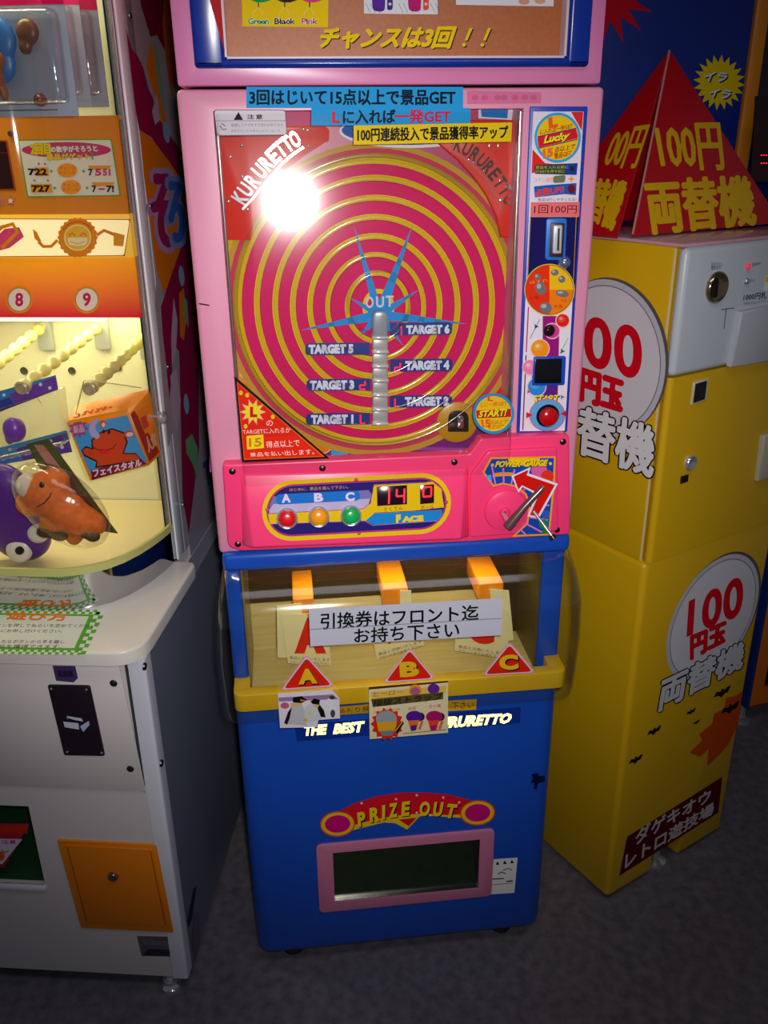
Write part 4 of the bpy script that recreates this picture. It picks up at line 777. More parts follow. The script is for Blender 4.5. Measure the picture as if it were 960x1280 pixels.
# ---------------------------------------------------- red pyramid sign on the changer
PY = Thing('pyramid_sign', 'red four-sided pyramid sign with yellow lettering, on top of the yellow changer', 'sign', loc=ROrg, rz=ry)
zb = RZ+.008; ap = Vector((.176, .220, 1.686)); bs = [(-.012, .055), (.338, .055), (.338, .330), (-.012, .330)]
REDS = mat((176, 12, 22), .22)
bs = [(.002, .105), (.402, .105), (.402, .335), (.002, .335)]
names = ['front_panel', 'right_panel', 'back_panel', 'left_panel']
def tri_panel(nm, a, b, m, lab=None):
    n = (b-a).cross(ap-a).normalized(); up_ = (ap-(a+b)/2)
    bm_ = bmesh.new(); A0 = [a, b, b+(ap-b)*.985, a+(ap-a)*.985]
    v = [bm_.verts.new(p) for p in A0]+[bm_.verts.new(p-n*.003) for p in A0]
    for f in ((0, 1, 2, 3), (7, 6, 5, 4), (0, 4, 5, 1), (1, 5, 6, 2), (2, 6, 7, 3), (3, 7, 4, 0)): bm_.faces.new([v[i] for i in f])
    bmesh.ops.remove_doubles(bm_, verts=bm_.verts, dist=1e-5)
    return finish(bm_, nm, m, PY, None, lab), Plane(PY, a, U=(b-a), V=n.cross((b-a).normalized()))
v3 = lambda p: Vector((p[0], p[1], zb))
fpn, FPl = tri_panel('front_panel', v3(bs[0])+Vector((0, 0, .001)), v3(bs[1]), REDS)
la, lb_ = Vector((-.030, .300, zb)), Vector((-.032, .110, zb))
lpn, LPl = tri_panel('left_panel', la, lb_, REDS); tri_panel('right_panel', v3(bs[1]), v3(bs[2]), REDS); tri_panel('back_panel', v3(bs[2]), v3(bs[3]), REDS)
tube('sign_edge', PY, [v3(bs[0])+Vector((-.002, 0, .004)), ap-Vector((0, 0, .002))], .0022, mat((190, 120, 120), .25), 8, label='pale front edge')  # pale pink tube along the front left edge
YT = mat((214, 168, 6), .4)
P = Print(FPl, .0006); P.text('100円', (818, 155), (899, 154), (905, 212), (828, 212), YT, bold=.03)
P.text('両替機', (806, 226), (938, 220), (945, 280), (815, 292), YT, bold=.045); P.build('sign_lettering', PY)
P = Print(LPl, .0006); P.text('00円', (770, 162), (812, 156), (794, 210), (752, 210), YT, bold=.02); P.text('替機', (746, 224), (786, 227), (765, 288), (736, 274), YT, bold=.045); P.build('sign_lettering', PY)

# ---------------------------------------------------- blue cabinet behind
BB = Thing('blue_game_cabinet', 'dark blue cabinet with yellow and red starbursts, behind the pyramid sign', 'game machine', loc=(0, .66, 0))
BF = front(BB, 0); xr = BF.uv(932, 100)[0]
box('cabinet_body', BB, .22, xr, 0, .75, .04, 2.15, mat((14, 40, 130), .4), .006, 2)
box('edge_trim', BB, xr+.001, xr+.032, -.004, .75, .04, 2.15, mat((214, 130, 14), .4), .006, 2, label='orange edge trim')
box('kick_base', BB, .23, xr+.02, .02, .74, 0, .04, mat((20, 20, 24), .6))
P = Print(BF, .0005)
P.poly(star(760, -6, 62, 32, 14, rot=.35, sx=.95), (190, 14, 34))
P.build('red_burst_print', BB, 'red starburst at the top edge')
P = Print(BF, .0005); P.poly(star(899, 103, 35, 25, 20, rot=.1, sx=.93), (220, 190, 12))
for d_, c in ((1.5, (30, 30, 40)), (0, (214, 214, 230))):
    P.text('イラ', (882+d_, 89+d_), (909+d_, 91+d_), (908+d_, 102+d_), (880+d_, 101+d_), c, bold=.07, shear=.2); P.text('イラ', (888+d_, 110+d_), (914+d_, 113+d_), (912+d_, 124+d_), (886+d_, 121+d_), c, bold=.07, shear=.2)
P.build('yellow_burst_print', BB, 'yellow starburst with four white characters')
# ---------------------------------------------------- orange cabinet at the right edge
OC = Thing('orange_game_cabinet', 'orange fronted cabinet with a dark window, cut by the right edge of the photo', 'game machine', loc=(.985, .60, 0), rz=math.radians(12))
OF = front(OC, 0); ou = OF.uv(932, 897)[0]
box('cabinet_side', OC, ou-.004, ou+.006, -.002, .6, .075, 1.62, mat((16, 50, 130), .4), .003, 2, label='thin blue side edge')
ob = box('cabinet_front', OC, ou+.007, ou+.60, 0, .6, .075, 1.62, mat((214, 110, 10), .4), .01, 3)
boolean(ob, [cutter(OC, ou+.045, ou+.55, -.1, .02, .13, .95)])
box('dark_window', OC, ou+.046, ou+.549, .012, .018, .131, .949, mat((12, 24, 16), .15), label='dark glossy window')
for x in (.03, .56):
    for y in (.05, .54): lathe('adjustable_foot', OC, (ou+x, y, 0), (0, 0, 1), [(0, 0), (.028, 0), (.028, .008), (.012, .014), (.010, .076), (0, .076)], CHROME, 20)
P = Print(OF, .003)
dp = Print(front(OC, -.001), .0004)
for k, y in enumerate((194, 204)):
    for x in (951, 954, 957, 960): dp.line([(x, y), (x+1.8, y)], 1.2, mat((255, 30, 60), .4, emit=2.0))
pprism('message_display', OC, front(OC, -.0002), [(945, 120), (1040, 112), (1030, 225), (938, 228)], -.002, .0004, mat((44, 14, 10), .3), label='dark display with red lit dots')
dp.h += .001; dp.build('lit_dots', OC)

# ============================================================ WHITE PEG PRIZE MACHINE ON THE LEFT
LR = math.radians(-10.4); LO = (-.4258, -.032, 0)
LM = Thing('peg_prize_machine', 'white prize machine with a curved clear window and lit orange board, at the left', 'game machine', loc=LO, rz=LR)
LF = front(LM, 0); LS = Plane(LM, (0, 0, 0), U=(0, 1, 0), V=(0, 0, 1))
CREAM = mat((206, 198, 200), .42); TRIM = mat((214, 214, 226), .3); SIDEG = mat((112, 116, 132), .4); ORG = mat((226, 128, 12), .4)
X0 = -.80; LB, LZ = .035, .766
body = box('lower_body', LM, X0, -.030, .002, .70, LB, LZ, CREAM, .002, 1, label='cream white lower body')
c4 = [LF.uv(*q) for q in ((0, 1009), (36, 1009), (55, 1107), (0, 1107))]; chx1 = (c4[1][0]+c4[2][0])/2; chz1, chz0 = c4[1][1], c4[2][1]
cut = finish(box_bm(chx1-.34, chx1, -.05, .22, chz0, chz1), 'cutter', [], LM); boolean(body, [cut])
prism('corner_post', LM, Plane(LM, (0, 0, LB), U=(1, 0, 0), V=(0, 1, 0)), rpoly([(-.0295, 0), (0, 0), (0, .030), (-.0295, .030)], [.001, .006, .001, .001]), 0, LZ-LB, TRIM, 0, label='pale corner post')
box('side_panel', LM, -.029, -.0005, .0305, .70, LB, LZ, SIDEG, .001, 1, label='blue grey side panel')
sg = [LF.uv(*q) for q in ((151, 832), (183, 990))]
box('hatch_groove', LM, -.034, -.0300, -.0006, .004, sg[1][1], LZ, mat((52, 60, 60), .5), label='dark vertical groove')
pprism('coin_hatch', LM, LF, [(-160, 825), (148, 829), (182, 990), (-160, 975)], -.0015, .0018, mat((208, 199, 200), .42), .0006, 1, label='cream hatch panel with the coin plate')
for x in (-.040, -.70):
    for y in (.012, .64): lathe('levelling_foot', LM, (x, y, 0), (0, 0, 1), [(0, 0), (.019, 0), (.019, .004), (.012, .009), (.011, .014), (.015, .016), (.015, .022), (.008, .024), (.008, .035), (0, .035)], CHROME, 22)
# prize chute
box('chute_back', LM, chx1-.34, chx1, .205, .214, chz0, chz1, mat((40, 62, 40), .5), label='dark green chute back')
hexa('chute_floor', LM, [(chx1-.339, .01, chz0+.002), (chx1-.001, .01, chz0+.002), (chx1-.001, .20, chz0+.05), (chx1-.339, .20, chz0+.05), (chx1-.339, .012, chz0+.0005), (chx1-.001, .012, chz0+.0005), (chx1-.001, .20, chz0+.045), (chx1-.339, .20, chz0+.045)], mat((26, 66, 36), .35))
CH = front(LM, .004)
pprism('chute_guard', LM, CH, [(-60, 1030), (36, 1031), (5, 1085), (-60, 1085)], -.003, 0, mat((160, 20, 50), .4), .0005, label='red pointed guard plate in the chute')
P = Print(CH, .0005); P.poly([(-55, 1031), (35, 1032), (34, 1042), (-55, 1042)], (196, 40, 20)); P.poly([(-55, 1047), (28, 1049), (3, 1080), (-55, 1080)], (205, 190, 205)); P.poly(ell(1, 1070, 5, 6, n=16), (220, 80, 30)); P.text('注意', (2, 1050), (20, 1050), (20, 1055), (2, 1055), (190, 60, 130), bold=.05); P.line([(2, 1062), (6, 1066), (11, 1063)], 1.2, (60, 120, 50)); P.build('guard_print', LM)
box('chute_sill', LM, chx1-.34, chx1+.002, -.004, .006, chz0-.012, chz0, TRIM, .003, 2, label='pale chute sill')
# coin plate etc
HP = front(LM, -.0019)
cp = pprism('coin_plate', LM, HP, rpoly([(59, 856.5), (112, 857.5), (131, 945.5), (80, 944.5)], 3), 0, .003, mat((34, 24, 34), .25), .001, 2, label='black coin slot plate')
for x, y in ((64, 861), (108, 862), (127, 941), (84, 940)): lathe('screw', cp, HP.p(x, y, .003), HP.N, [(.0022, 0), (.0018, .001), (0, .0013)], CHROME, 10)
P = Print(HP, .0034); P.poly([(84, 895), (102, 898), (104, 902), (83, 898)], (196, 196, 214)); P.poly([(79, 902), (98, 904), (99, 912), (81, 909)], (196, 196, 214)); P.poly([(100, 908), (111, 901), (112, 906), (104, 915)], (176, 180, 210)); P.line([(83, 897), (101, 903)], .8, (30, 24, 40)); P.build('coin_symbol', cp)
P = Print(HP, .0004); P.poly([(65.6, 832), (94, 832.5), (97.5, 847.5), (92, 853), (70, 851)], (66, 50, 96)); P.text('遊戯機', (71, 838), (90, 838), (92, 846), (73, 846), (34, 24, 60), bold=.05); P.build('dark_sticker', LM, 'small dark purple sticker above the coin plate')
for x, y in ((142, 854), (163, 961)): lathe('hatch_screw', LM, HP.p(x, y), HP.N, [(.0065, 0), (.0065, .001), (.004, .003), (0, .0034)], mat((50, 44, 48), .3, .6), 14)
for x, y in ((180, 833), (201, 954)): lathe('side_bolt', LM, LS.p(x, y), LS.N, [(.007, 0), (.006, .003), (0, .004)], DARKMETAL, 12)
BFp = front(LM, .002)
od = pprism('service_door_frame', LM, BFp, rpoly([(71, 1050), (195, 1056.5), (217, 1166), (101, 1160)], 2), 0, .004, ORG, .001, 2, label='orange service door frame')
dd = pprism('service_door', od, BFp, [(82, 1057), (190, 1062), (208, 1158), (107, 1153)], .0042, .0072, mat((220, 120, 8), .4), .001, 2); lathe('door_lock', dd, BFp.p(141.7, 1095, .0072), BFp.N, [(.010, 0), (.010, .003), (.008, .006), (.003, .005), (0, .005)], mat((150, 130, 120), .2, .9), 24)
P = Print(BFp, .0075); P.line([(84, 1059), (108, 1151)], .9, (120, 60, 10)); P.build('door_gap', od); P = Print(BFp, .0075); P.line([(188, 1064), (207, 1157)], .9, (120, 60, 10)); P.build('door_gap', od)
P = Print(BFp, .0006); P.poly([(171, 1170), (216, 1171), (221, 1196), (177, 1195)], (92, 88, 96)); P.poly([(186, 1186), (218, 1188), (220, 1195), (178, 1194)], (50, 46, 60)); P.text('製造銘板', (178, 1175), (210, 1176), (212, 1182), (180, 1181), (120, 116, 124)); P.build('rating_plate', LM, 'small dark grey rating plate')
P = Print(LS, .0006); P.poly([(242, 1112), (246, 1106), (240, 1148), (236, 1160), (234, 1152)], (40, 40, 70)); P.poly([(243, 1142), (249, 1140), (250, 1180), (244, 1200), (240, 1180)], (120, 100, 120)); P.build('side_stickers', LM, 'dark and mauve stickers low on the side')
# counter
CZ = .792
CT = Plane(LM, (0, 0, LZ+.001), U=(1, 0, 0), V=(0, 1, 0))
prism('counter_top', LM, CT, rpoly([(X0, -.022), (.002, -.022), (.006, .315), (X0, .315)], [0, .060, .022, 0], 8), 0, CZ-LZ-.001, mat((226, 220, 212), .28), .004, 3, label='cream counter ledge with rounded corner')
TPl = Plane(LM, (0, 0, CZ), U=(1, 0, 0), V=(0, 1, 0))
P = Print(TPl, .0004)
iq = Qm((-140, 758), (133, 762), (106, 819), (-160, 815))
P.poly([iq(0, 0), iq(1, 0), iq(1, 1), iq(0, 1)], (222, 226, 214)); GRN = (92, 170, 50)
iw = [iq(.02, .13), iq(.945, .13), iq(.945, .87), iq(.02, .87)]
P.ring([iq(.015, .11), iq(.955, .11), iq(.955, .90), iq(.015, .90)], [iq(.025, .15), iq(.935, .15), iq(.935, .85), iq(.025, .85)], GRN)
for k in range(56):
    for r_ in (0, 1):
        if (k+r_) % 2 == 0:
            a0, a1 = .01+k*.0173, .01+(k+1)*.0173
            for b0, b1 in ((.005+r_*.05, .055+r_*.05), (.895+r_*.05, .945+r_*.05)): P.poly([iq(a0, b0), iq(a1, b0), iq(a1, b1), iq(a0, b1)], GRN, keep=True)
for k in range(12):
    for r_ in (0, 1):
        if (k+r_) % 2 == 0:
            b0, b1 = .05+k*.078, .05+(k+1)*.078; P.poly([iq(.955+r_*.022, b0), iq(.977+r_*.022, b0), iq(.977+r_*.022, b1), iq(.955+r_*.022, b1)], GRN, keep=True)
P.h += .0001; P.text('遊び方', (10, 765), (85, 767), (82, 776), (8, 774), (236, 130, 10), bold=.10)
for k, (s_, x, y, x2) in enumerate((('お好きな番号の景品を、ボタンを押してねらいを定めてください。', -95, 779, 122), ('なわがからまった時は係員にお申し付けください。', -90, 785.5, 77), ('景品の番号がまっすぐになったらボタンから手を離し', -95, 799, 80), ('引っかけて景品を獲得できます。', -60, 805, 76))): P.text(s_, (x+2, y), (x2+2, y+1), (x2, y+5.5), (x, y+4.5), (46, 46, 40), bold=.03)
P.build('instruction_sticker', LM, 'white instruction sticker with green chequered border and orange title')
# curved plan of the window
PLAN = [(X0, .112), (-.30, .111), (-.20, .111), (-.175, .1125), (-.150, .118), (-.125, .129), (-.102, .145), (-.082, .170), (-.064, .206), (-.053, .238), (-.045, .268), (-.039, .300), (-.036, .325)]
def sheet_bm(plan, z0, z1, off=0, th=.003):
    b = bmesh.new(); n = len(plan); out = []
    for k in range(n):
        a = Vector(plan[max(k-1, 0)]); c = Vector(plan[min(k+1, n-1)]); d = (c-a).normalized(); nn = Vector((d.y, -d.x))
        out.append((Vector(plan[k])+nn*off, Vector(plan[k])+nn*(off-th)))
    V = [[b.verts.new((*p[0], z0)), b.verts.new((*p[0], z1)), b.verts.new((*p[1], z1)), b.verts.new((*p[1], z0))] for p in out]
    for A_, B_ in zip(V, V[1:]):
        for i in range(4): b.faces.new((A_[i], A_[(i+1) % 4], B_[(i+1) % 4], B_[i]))
    b.faces.new(V[0][::-1]); b.faces.new(V[-1]); return b
WZ = .872; TOPZ = 1.98
finish(sheet_bm(PLAN, CZ+.0005, WZ-.014, 0, .004), 'window_skirt', mat((196, 196, 200), .06, 1), LM, 50, 'mirror polished steel skirt')
finish(sheet_bm(PLAN, WZ-.013, WZ+.001, .002, .006), 'window_rim', mat((196, 196, 120), .25), LM, 50, 'pale yellow rim under the window')
b = bmesh.new(); V0 = []
for z in (WZ+.0015, TOPZ):
    V0.append([b.verts.new((p[0], p[1], z)) for p in PLAN])
for i in range(len(PLAN)-1): b.faces.new((V0[0][i], V0[0][i+1], V0[1][i+1], V0[1][i]))
finish(b, 'curved_window', GLASS, LM, 60, 'clear curved acrylic window')
# trims and posts at the right edge of the window
P33 = front(LM, .328); s0 = P33.uv(154, 200)[0]; s1 = P33.uv(169.5, 200)[0]
box('window_trim', LM, -.0375, -.0335, .306, .325, WZ, TOPZ, CHROME, .001, 1, label='bright chrome window trim')
box('navy_post', LM, -.0333, s0-.0004, .318, .36, CZ, TOPZ, mat((24, 34, 66), .2), .001, 1, label='dark navy strip')
box('window_post', LM, s0, s1, .318, .36, CZ, TOPZ, mat((222, 224, 230), .3), .003, 2, label='white window post')
box('post_edge', LM, s1-.004, s1+.0006, .361, .392, CZ, TOPZ, mat((160, 160, 166), .4), .001, 1)  # white side margin, its shade put into the grey
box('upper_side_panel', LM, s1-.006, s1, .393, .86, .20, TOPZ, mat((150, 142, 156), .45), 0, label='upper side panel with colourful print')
P = Print(Plane(LM, (s1, 0, 0), U=(0, 1, 0), V=(0, 0, 1)), .0006)
MG = (136, 14, 66); LV = (176, 150, 178); OG = (206, 110, 10); GR = (110, 150, 120)
P.poly([(150, -40), (214, -40), (222, 90), (224, 160), (232, 200), (176, 164), (166, 90)], (150, 140, 146))
P.poly([(170, -40), (214, -40), (222, 90), (212, 75), (196, 44), (188, 46), (176, 6)], (120, 10, 40)); P.poly([(206, -20), (214, -20), (226, 130), (214, 120), (208, 80), (203, 30)], (196, 92, 10))
P.poly([(158, 36), (165, 62), (172, 70), (179, 84), (186, 112), (191, 122), (197, 146), (212, 168), (238, 206), (236, 240), (206, 202), (190, 172), (174, 162), (170, 140), (164, 90)], MG)
P.poly([(188, 50), (192, 66), (199, 100), (206, 140), (212, 172), (204, 160), (197, 128), (187, 100), (183, 84)], OG); P.poly([(191, 48), (197, 66), (204, 110), (208, 140), (204, 138), (197, 100)], GR); P.poly([(214, 104), (222, 112), (227, 160), (219, 140)], GR); P.poly([(196, 116), (200, 150), (194, 156), (190, 140)], LV); P.poly(ell(208, 166, 4, 13, -8, n=14), (120, 150, 196))
P.poly([(175, 163), (192, 176), (210, 200), (228, 226), (240, 260), (242, 330), (226, 350), (205, 366), (196, 340), (188, 280), (180, 220)], OG)
P.poly([(240, 282), (246, 330), (248, 430), (249, 560), (236, 668), (228, 620), (226, 520), (224, 440), (218, 430), (212, 500), (205, 440), (201, 384), (212, 350), (226, 310)], MG)
P.poly([(196, 340), (203, 366), (200, 390), (206, 440), (212, 500), (216, 540), (210, 560), (200, 440), (194, 380)], (150, 142, 150)); P.poly([(217, 372), (222, 400), (220, 440), (215, 460), (214, 420)], LV); P.poly([(224, 366), (230, 360), (233, 400), (230, 426), (225, 420)], OG); P.poly([(229, 370), (234, 376), (236, 410), (231, 400)], GR); P.poly(ell(227, 345, 3.5, 13, -5, n=14), (130, 150, 190))
P.poly([(213, 470), (220, 460), (226, 500), (222, 540), (216, 520)], LV); P.poly(ell(233, 505, 3.2, 13, -4, n=14), (130, 150, 190)); P.poly([(232, 550), (240, 542), (247, 560), (248, 590), (246, 598), (241, 580), (233, 566)], (96, 156, 110)); P.poly(ell(237, 236, 12, 52, -6, n=24), (46, 110, 60)); P.poly([(228, 246), (236, 246), (238, 270), (234, 276), (232, 256)], OG)
P.text('そ', (187, 212), (216, 216), (218, 312), (192, 306), (170, 130, 180), bold=.10); P.text('そ', (189, 216), (214, 220), (216, 308), (194, 302), (140, 30, 80), bold=.05)
P.text('ろ', (208, 222), (228, 226), (231, 308), (212, 302), (120, 130, 190), bold=.10); P.text('ろ', (210, 226), (227, 230), (229, 304), (214, 298), (50, 90, 170), bold=.05)
P.text('T', (253, 578), (264, 572), (266, 604), (256, 610), (60, 80, 140), bold=.05)
P.build('side_artwork', LM, 'colourful printed artwork with large characters')
SPl = Plane(LM, (s1+.0006, 0, 0), U=(0, 1, 0), V=(0, 0, 1))
for x, y in ((151, 15), (180, 260), (205.5, 466), (227, 642)): lathe('side_screw', LM, P33.p(x, y)+Vector((s1-P33.p(x, y).x+.001, .045, 0)), (1, 0, 0), [(.005, 0), (.0045, .003), (0, .004)], STEEL, 12)
o = lathe('window_latch', LM, P33.p(203, 521, .012), (.3, -1, 0), [(.010, -.004), (.010, .004), (.007, .008), (.007, .014), (.009, .016), (.006, .022), (0, .023)], CHROME, 20)
tube('latch_rod', o, [P33.p(203, 521, .012), P33.p(180, 521, .03)], .0035, CHROME, 10)
# inside: floor, back wall, ceiling, boards
PALE = mat((214, 214, 180), .45); IZ = .82
prism('inner_floor', LM, Plane(LM, (0, 0, IZ), U=(1, 0, 0), V=(0, 1, 0)), [(x-.006, y+.008) for x, y in PLAN]+[(-.046, .345), (-.046, .558), (X0, .558)], -.006, 0, mat((214, 200, 160), .4), 0, label='cream inner floor')
box('inner_back', LM, X0, -.045, .56, .57, IZ, TOPZ, PALE, label='pale back wall'); box('inner_side', LM, -.045, -.040, .345, .57, IZ, TOPZ, mat((206, 208, 180), .3), label='pale inner side wall')
box('roof_panel', LM, X0, s1, .12, .86, TOPZ+.001, TOPZ+.02, CREAM)
BO3 = front(LM, .300); zb1 = BO3.uv(90, 397)[1]; zt1 = BO3.uv(90, 145)[1]; z_a = BO3.uv(90, 268)[1]; z_b = BO3.uv(90, 322)[1]
GRD = gradient((196, 10, 40), (240, 150, 10), zb1, z_b, emit=.45)
box('number_board', LM, X0, -.0425, .300, .306, zb1, z_b, GRD, label='number board blending from yellow to crimson')
def backlit(c, s_):
    m = mat(c, .4, emit=s_); return m
box('light_box', LM, X0, -.0425, .298, .32, z_b, z_a, mat((240, 190, 60), .4, emit=.35), .001, label='lit strip of the board')
box('display_board', LM, X0, -.0425, .300, .306, z_a, zt1, mat((222, 130, 10), .4), label='orange display board'); box('board_shelf', LM, X0, -.0425, .306, .55, zt1-.006, zt1, mat((226, 214, 150), .4))
P = Print(BO3, .0024)
P.poly([(-200, 272), (163, 274), (156, 320), (-200, 323)], (214, 60, 30)); P.poly(rpoly([(-200, 273), (162, 275), (155, 319), (-200, 322)], [0, 3, 3, 0]), mat((246, 228, 170), .4, emit=.6)); SUN = (236, 140, 16)
P.poly(star(97, 297, 25.5, 23.5, 22), SUN); P.poly(ell(97, 297, 17, 16.5), (244, 226, 150)); P.poly(ell(97, 297, 15.5, 15), (242, 180, 50)); P.poly(rpoly([(84, 297), (110, 297), (108, 306), (98, 308), (86, 306)], 3), (244, 226, 170)); P.line([(86, 295), (90, 291), (94, 295)], 2, (232, 120, 20)); P.line([(100, 295), (104, 291), (108, 295)], 2, (232, 120, 20)); P.line([(88, 302), (97, 305), (106, 302)], .8, (232, 120, 20))
for k in range(13): a = PI*(.18+.64*k/12); P.t('SUNNYTIMEFUN!'[k], 97-20.2*math.cos(a), 297-19.8*math.sin(a), 2.8, 3.6, (196, 60, 16), rot=math.degrees(a)-90, bold=.04) if False else P.poly(ell(97-20.2*math.cos(a), 297-19.8*math.sin(a), 1.1, 1.6, math.degrees(a), n=6), (206, 80, 16), keep=True)
P.line([(72, 300), (64, 308), (54, 308), (48, 302)], 4, SUN); P.poly([(41, 286), (46, 290), (51, 300), (52, 306), (43, 298)], SUN); P.line([(121, 294), (130, 288), (140, 292), (148, 296)], 4, SUN); P.poly([(142, 290), (156, 294), (154, 308), (142, 307)], (238, 160, 40))
P.poly([(-20, 310), (6, 286), (24, 284), (30, 296), (12, 310), (0, 313)], (232, 70, 120)); P.line([(-14, 300), (2, 284), (16, 280), (22, 290), (12, 300), (2, 310)], 5, SUN)
P.build('sun_strip_print', LM, 'cream lit strip with an orange smiling sun')
P = Print(BO3, .0006)
for ch, x in (('7', -61), ('8', 24), ('9', 108.5)):
    P.poly(ell(x, 374.5, 17, 17.5), (238, 150, 14)); P.poly(ell(x, 374.5, 14.3, 14.8), (200, 50, 40)); P.poly(ell(x, 374.5, 13.6, 14.2), (244, 226, 214)); P.t(ch, x, 374.5, 10, 17, (206, 24, 90), bold=.035)
P.build('number_roundels', LM, 'round cream number labels')
def z7(*p): return [(x/5.647, 140+y/5.647) for x, y in p]
P = Print(BO3, .0006)
P.poly(rpoly(z7((126, 196), (788, 188), (854, 593), (192, 602)), 2), (90, 160, 40)); P.poly(rpoly(z7((134, 204), (780, 197), (842, 585), (200, 594)), 2), (224, 218, 200)); P.poly(ell(83, 187.5, 56, 10, 0, n=32), (196, 50, 110))
P.text('2回目', *z7((215, 225), (350, 225), (355, 295), (222, 300)), (236, 190, 20), bold=.09, out=(80, 150, 40), ob=.05); P.text('の数字がそろうと', *z7((355, 245), (680, 235), (690, 278), (360, 285)), (222, 226, 214), bold=.07, out=(60, 140, 60), ob=.06); P.text('景品がゲット', *z7((325, 295), (630, 290), (636, 332), (332, 340)), (226, 190, 40), bold=.07, out=(70, 150, 50), ob=.05); P.text('!', *z7((640, 285), (655, 285), (662, 335), (645, 335)), (70, 150, 50), bold=.05)
for y, n1, x0 in ((1, '722', 190), (2, '727', 215)):
    Y = 390 if y == 1 else 508
    P.poly(z7((x0+(55 if y == 1 else 0), Y), (x0+150, Y), (x0+156, Y+62), (x0+(60 if y == 1 else 5), Y+62)), (232, 150, 20)); P.text(n1, *z7((x0+5, Y+8), (x0+140, Y+8), (x0+145, Y+58), (x0+10, Y+58)), (36, 28, 34), bold=.05)
    for dx in ((70, 115) if y == 1 else (15, 110)): P.text('★', *z7((x0+dx, Y-38), (x0+dx+24, Y-38), (x0+dx+26, Y-14), (x0+dx+2, Y-14)), (196, 40, 110))
    cx, cy = z7((x0+285, Y+22))[0]; P.poly(ell(cx, cy, 12.5, 9), (238, 150, 20)); P.text('チャンス', cx and (cx-10, cy-5), (cx+10, cy-5), (cx+10, cy), (cx-10, cy), (206, 70, 30)); P.text('ボタンを', (cx-11, cy+1), (cx+10, cy+1), (cx+10, cy+5), (cx-11, cy+5), (206, 70, 30))
    for dx in (172, 400): a, bb = z7((x0+dx, Y+28))[0]; P.poly(star(a, bb, 2.6, 1.3, 4), (40, 170, 90))
    P.poly(z7((x0+428, Y-12), (x0+600, Y-12), (x0+570, Y+16), (x0+450, Y+16)), (226, 150, 30)); P.text('7', *z7((x0+430, Y+10), (x0+465, Y+10), (x0+470, Y+60), (x0+435, Y+60)), (60, 44, 60), bold=.05); P.text('5' if y == 1 else '-', *z7((x0+480, Y+(10 if y == 1 else 30)), (x0+525, Y+(10 if y == 1 else 30)), (x0+525, Y+(60 if y == 1 else 42)), (x0+480, Y+(60 if y == 1 else 42))), (196, 40, 110), bold=.05); P.text('51' if y == 1 else '7!', *z7((x0+535, Y+10), (x0+590, Y+10), (x0+590, Y+60), (x0+535, Y+60)), (196, 60, 110) if y == 1 else (60, 44, 60), bold=.05)
P.build('rules_board', LM, 'small white rules board with green border, rows of number triples')
P = Print(BO3, .0006); P.poly([(-180, 174), (9, 175.5), (20, 238), (-180, 240)], (160, 60, 20)); P.poly([(-180, 176), (7, 177), (17.5, 236), (-180, 238)], (44, 16, 10)); P.line([(-180, 191), (10, 191)], 1, (120, 30, 20)); P.poly(star(13, 251, 6.5, 3, 5, rot=-PI/2), (206, 70, 60)); P.poly(star(13, 251, 4.5, 2, 5, rot=-PI/2), (232, 214, 200)); P.text('!!', (-4, 245), (4, 245), (5, 257), (-3, 257), (206, 120, 120), bold=.05); P.build('display_window', LM, 'dark display window')
lathe('board_screw', LM, BO3.p(13.6, 167), BO3.N, [(.005, 0), (.004, .004), (0, .005)], STEEL, 12)
# pegs
PA, PB_ = front(LM, .20), front(LM, .555)
def peg(n0, n1, lab=None):
    a, c = PA.p(*n0), PB_.p(*n1); c.x = a.x+(c.x-a.x); k = 9; pts, rr = [], []
    for i in range(k*4+1):
        t = i/(k*4); pts.append(a.lerp(c, t)); rr.append(.0095+.0032*math.sin(2*PI*k*t+.5))
    pg = tube('peg', LM, pts, rr, mat((222, 216, 130), .35), 12, label=lab)
    box('peg_plate', pg, c.x-.016, c.x+.016, .546, .5595, c.z-.05, c.z+.045, mat((170, 176, 170), .35), .004, 2)
    lathe('peg_tip', pg, a+Vector((0, -.002, 0)), (0, -1, 0), [(.0115, -.002), (.0115, .004), (.008, .006), (.006, .003), (0, .003)], mat((170, 150, 120), .3), 14)
    return a
pa = peg((-40, 485), (55, 407)); pb = peg((28, 484), (126, 406)); pc = peg((113, 485), (183, 419))
for x, y in ((29, 464), (89, 464), (147, 460)): lathe('wall_hole', LM, PB_.p(x, y)+Vector((0, .004, 0)), (0, -1, 0), [(.008, 0), (.008, .002), (.006, .001), (0, .001)], mat((60, 60, 44), .5), 14)
for x in (-.075, -.068): tube('side_rod', LM, [(x, .545, IZ+.002), (x, .545, zb1)], .003, mat((220, 220, 216), .2), 8)
lamp('peg_bay_lamp', 'AREA', LM.R @ Vector((-.35, .40, zb1-.02))+LM.loc, 1.9, (1, .90, .48), .5, .12, look=LM.R @ Vector((-.33, .36, .8))+LM.loc)
box('lamp_tube', LM, -.6, -.12, .33, .345, zb1-.012, zb1-.001, mat((255, 240, 190), .5, emit=2.0))
lamp('top_bay_lamp', 'AREA', LM.R @ Vector((-.30, .16, 1.93))+LM.loc, 2.6, (1, .93, .62), .4, .06, look=LM.R @ Vector((-.25, .34, 1.5))+LM.loc)

# ---------------------------------------------------- prizes
def LT(name, label, cat, at, group=None):
    P0 = LM.R @ Vector(at)+LM.loc; return Thing(name, label, cat, loc=P0, rz=LR, group=group)
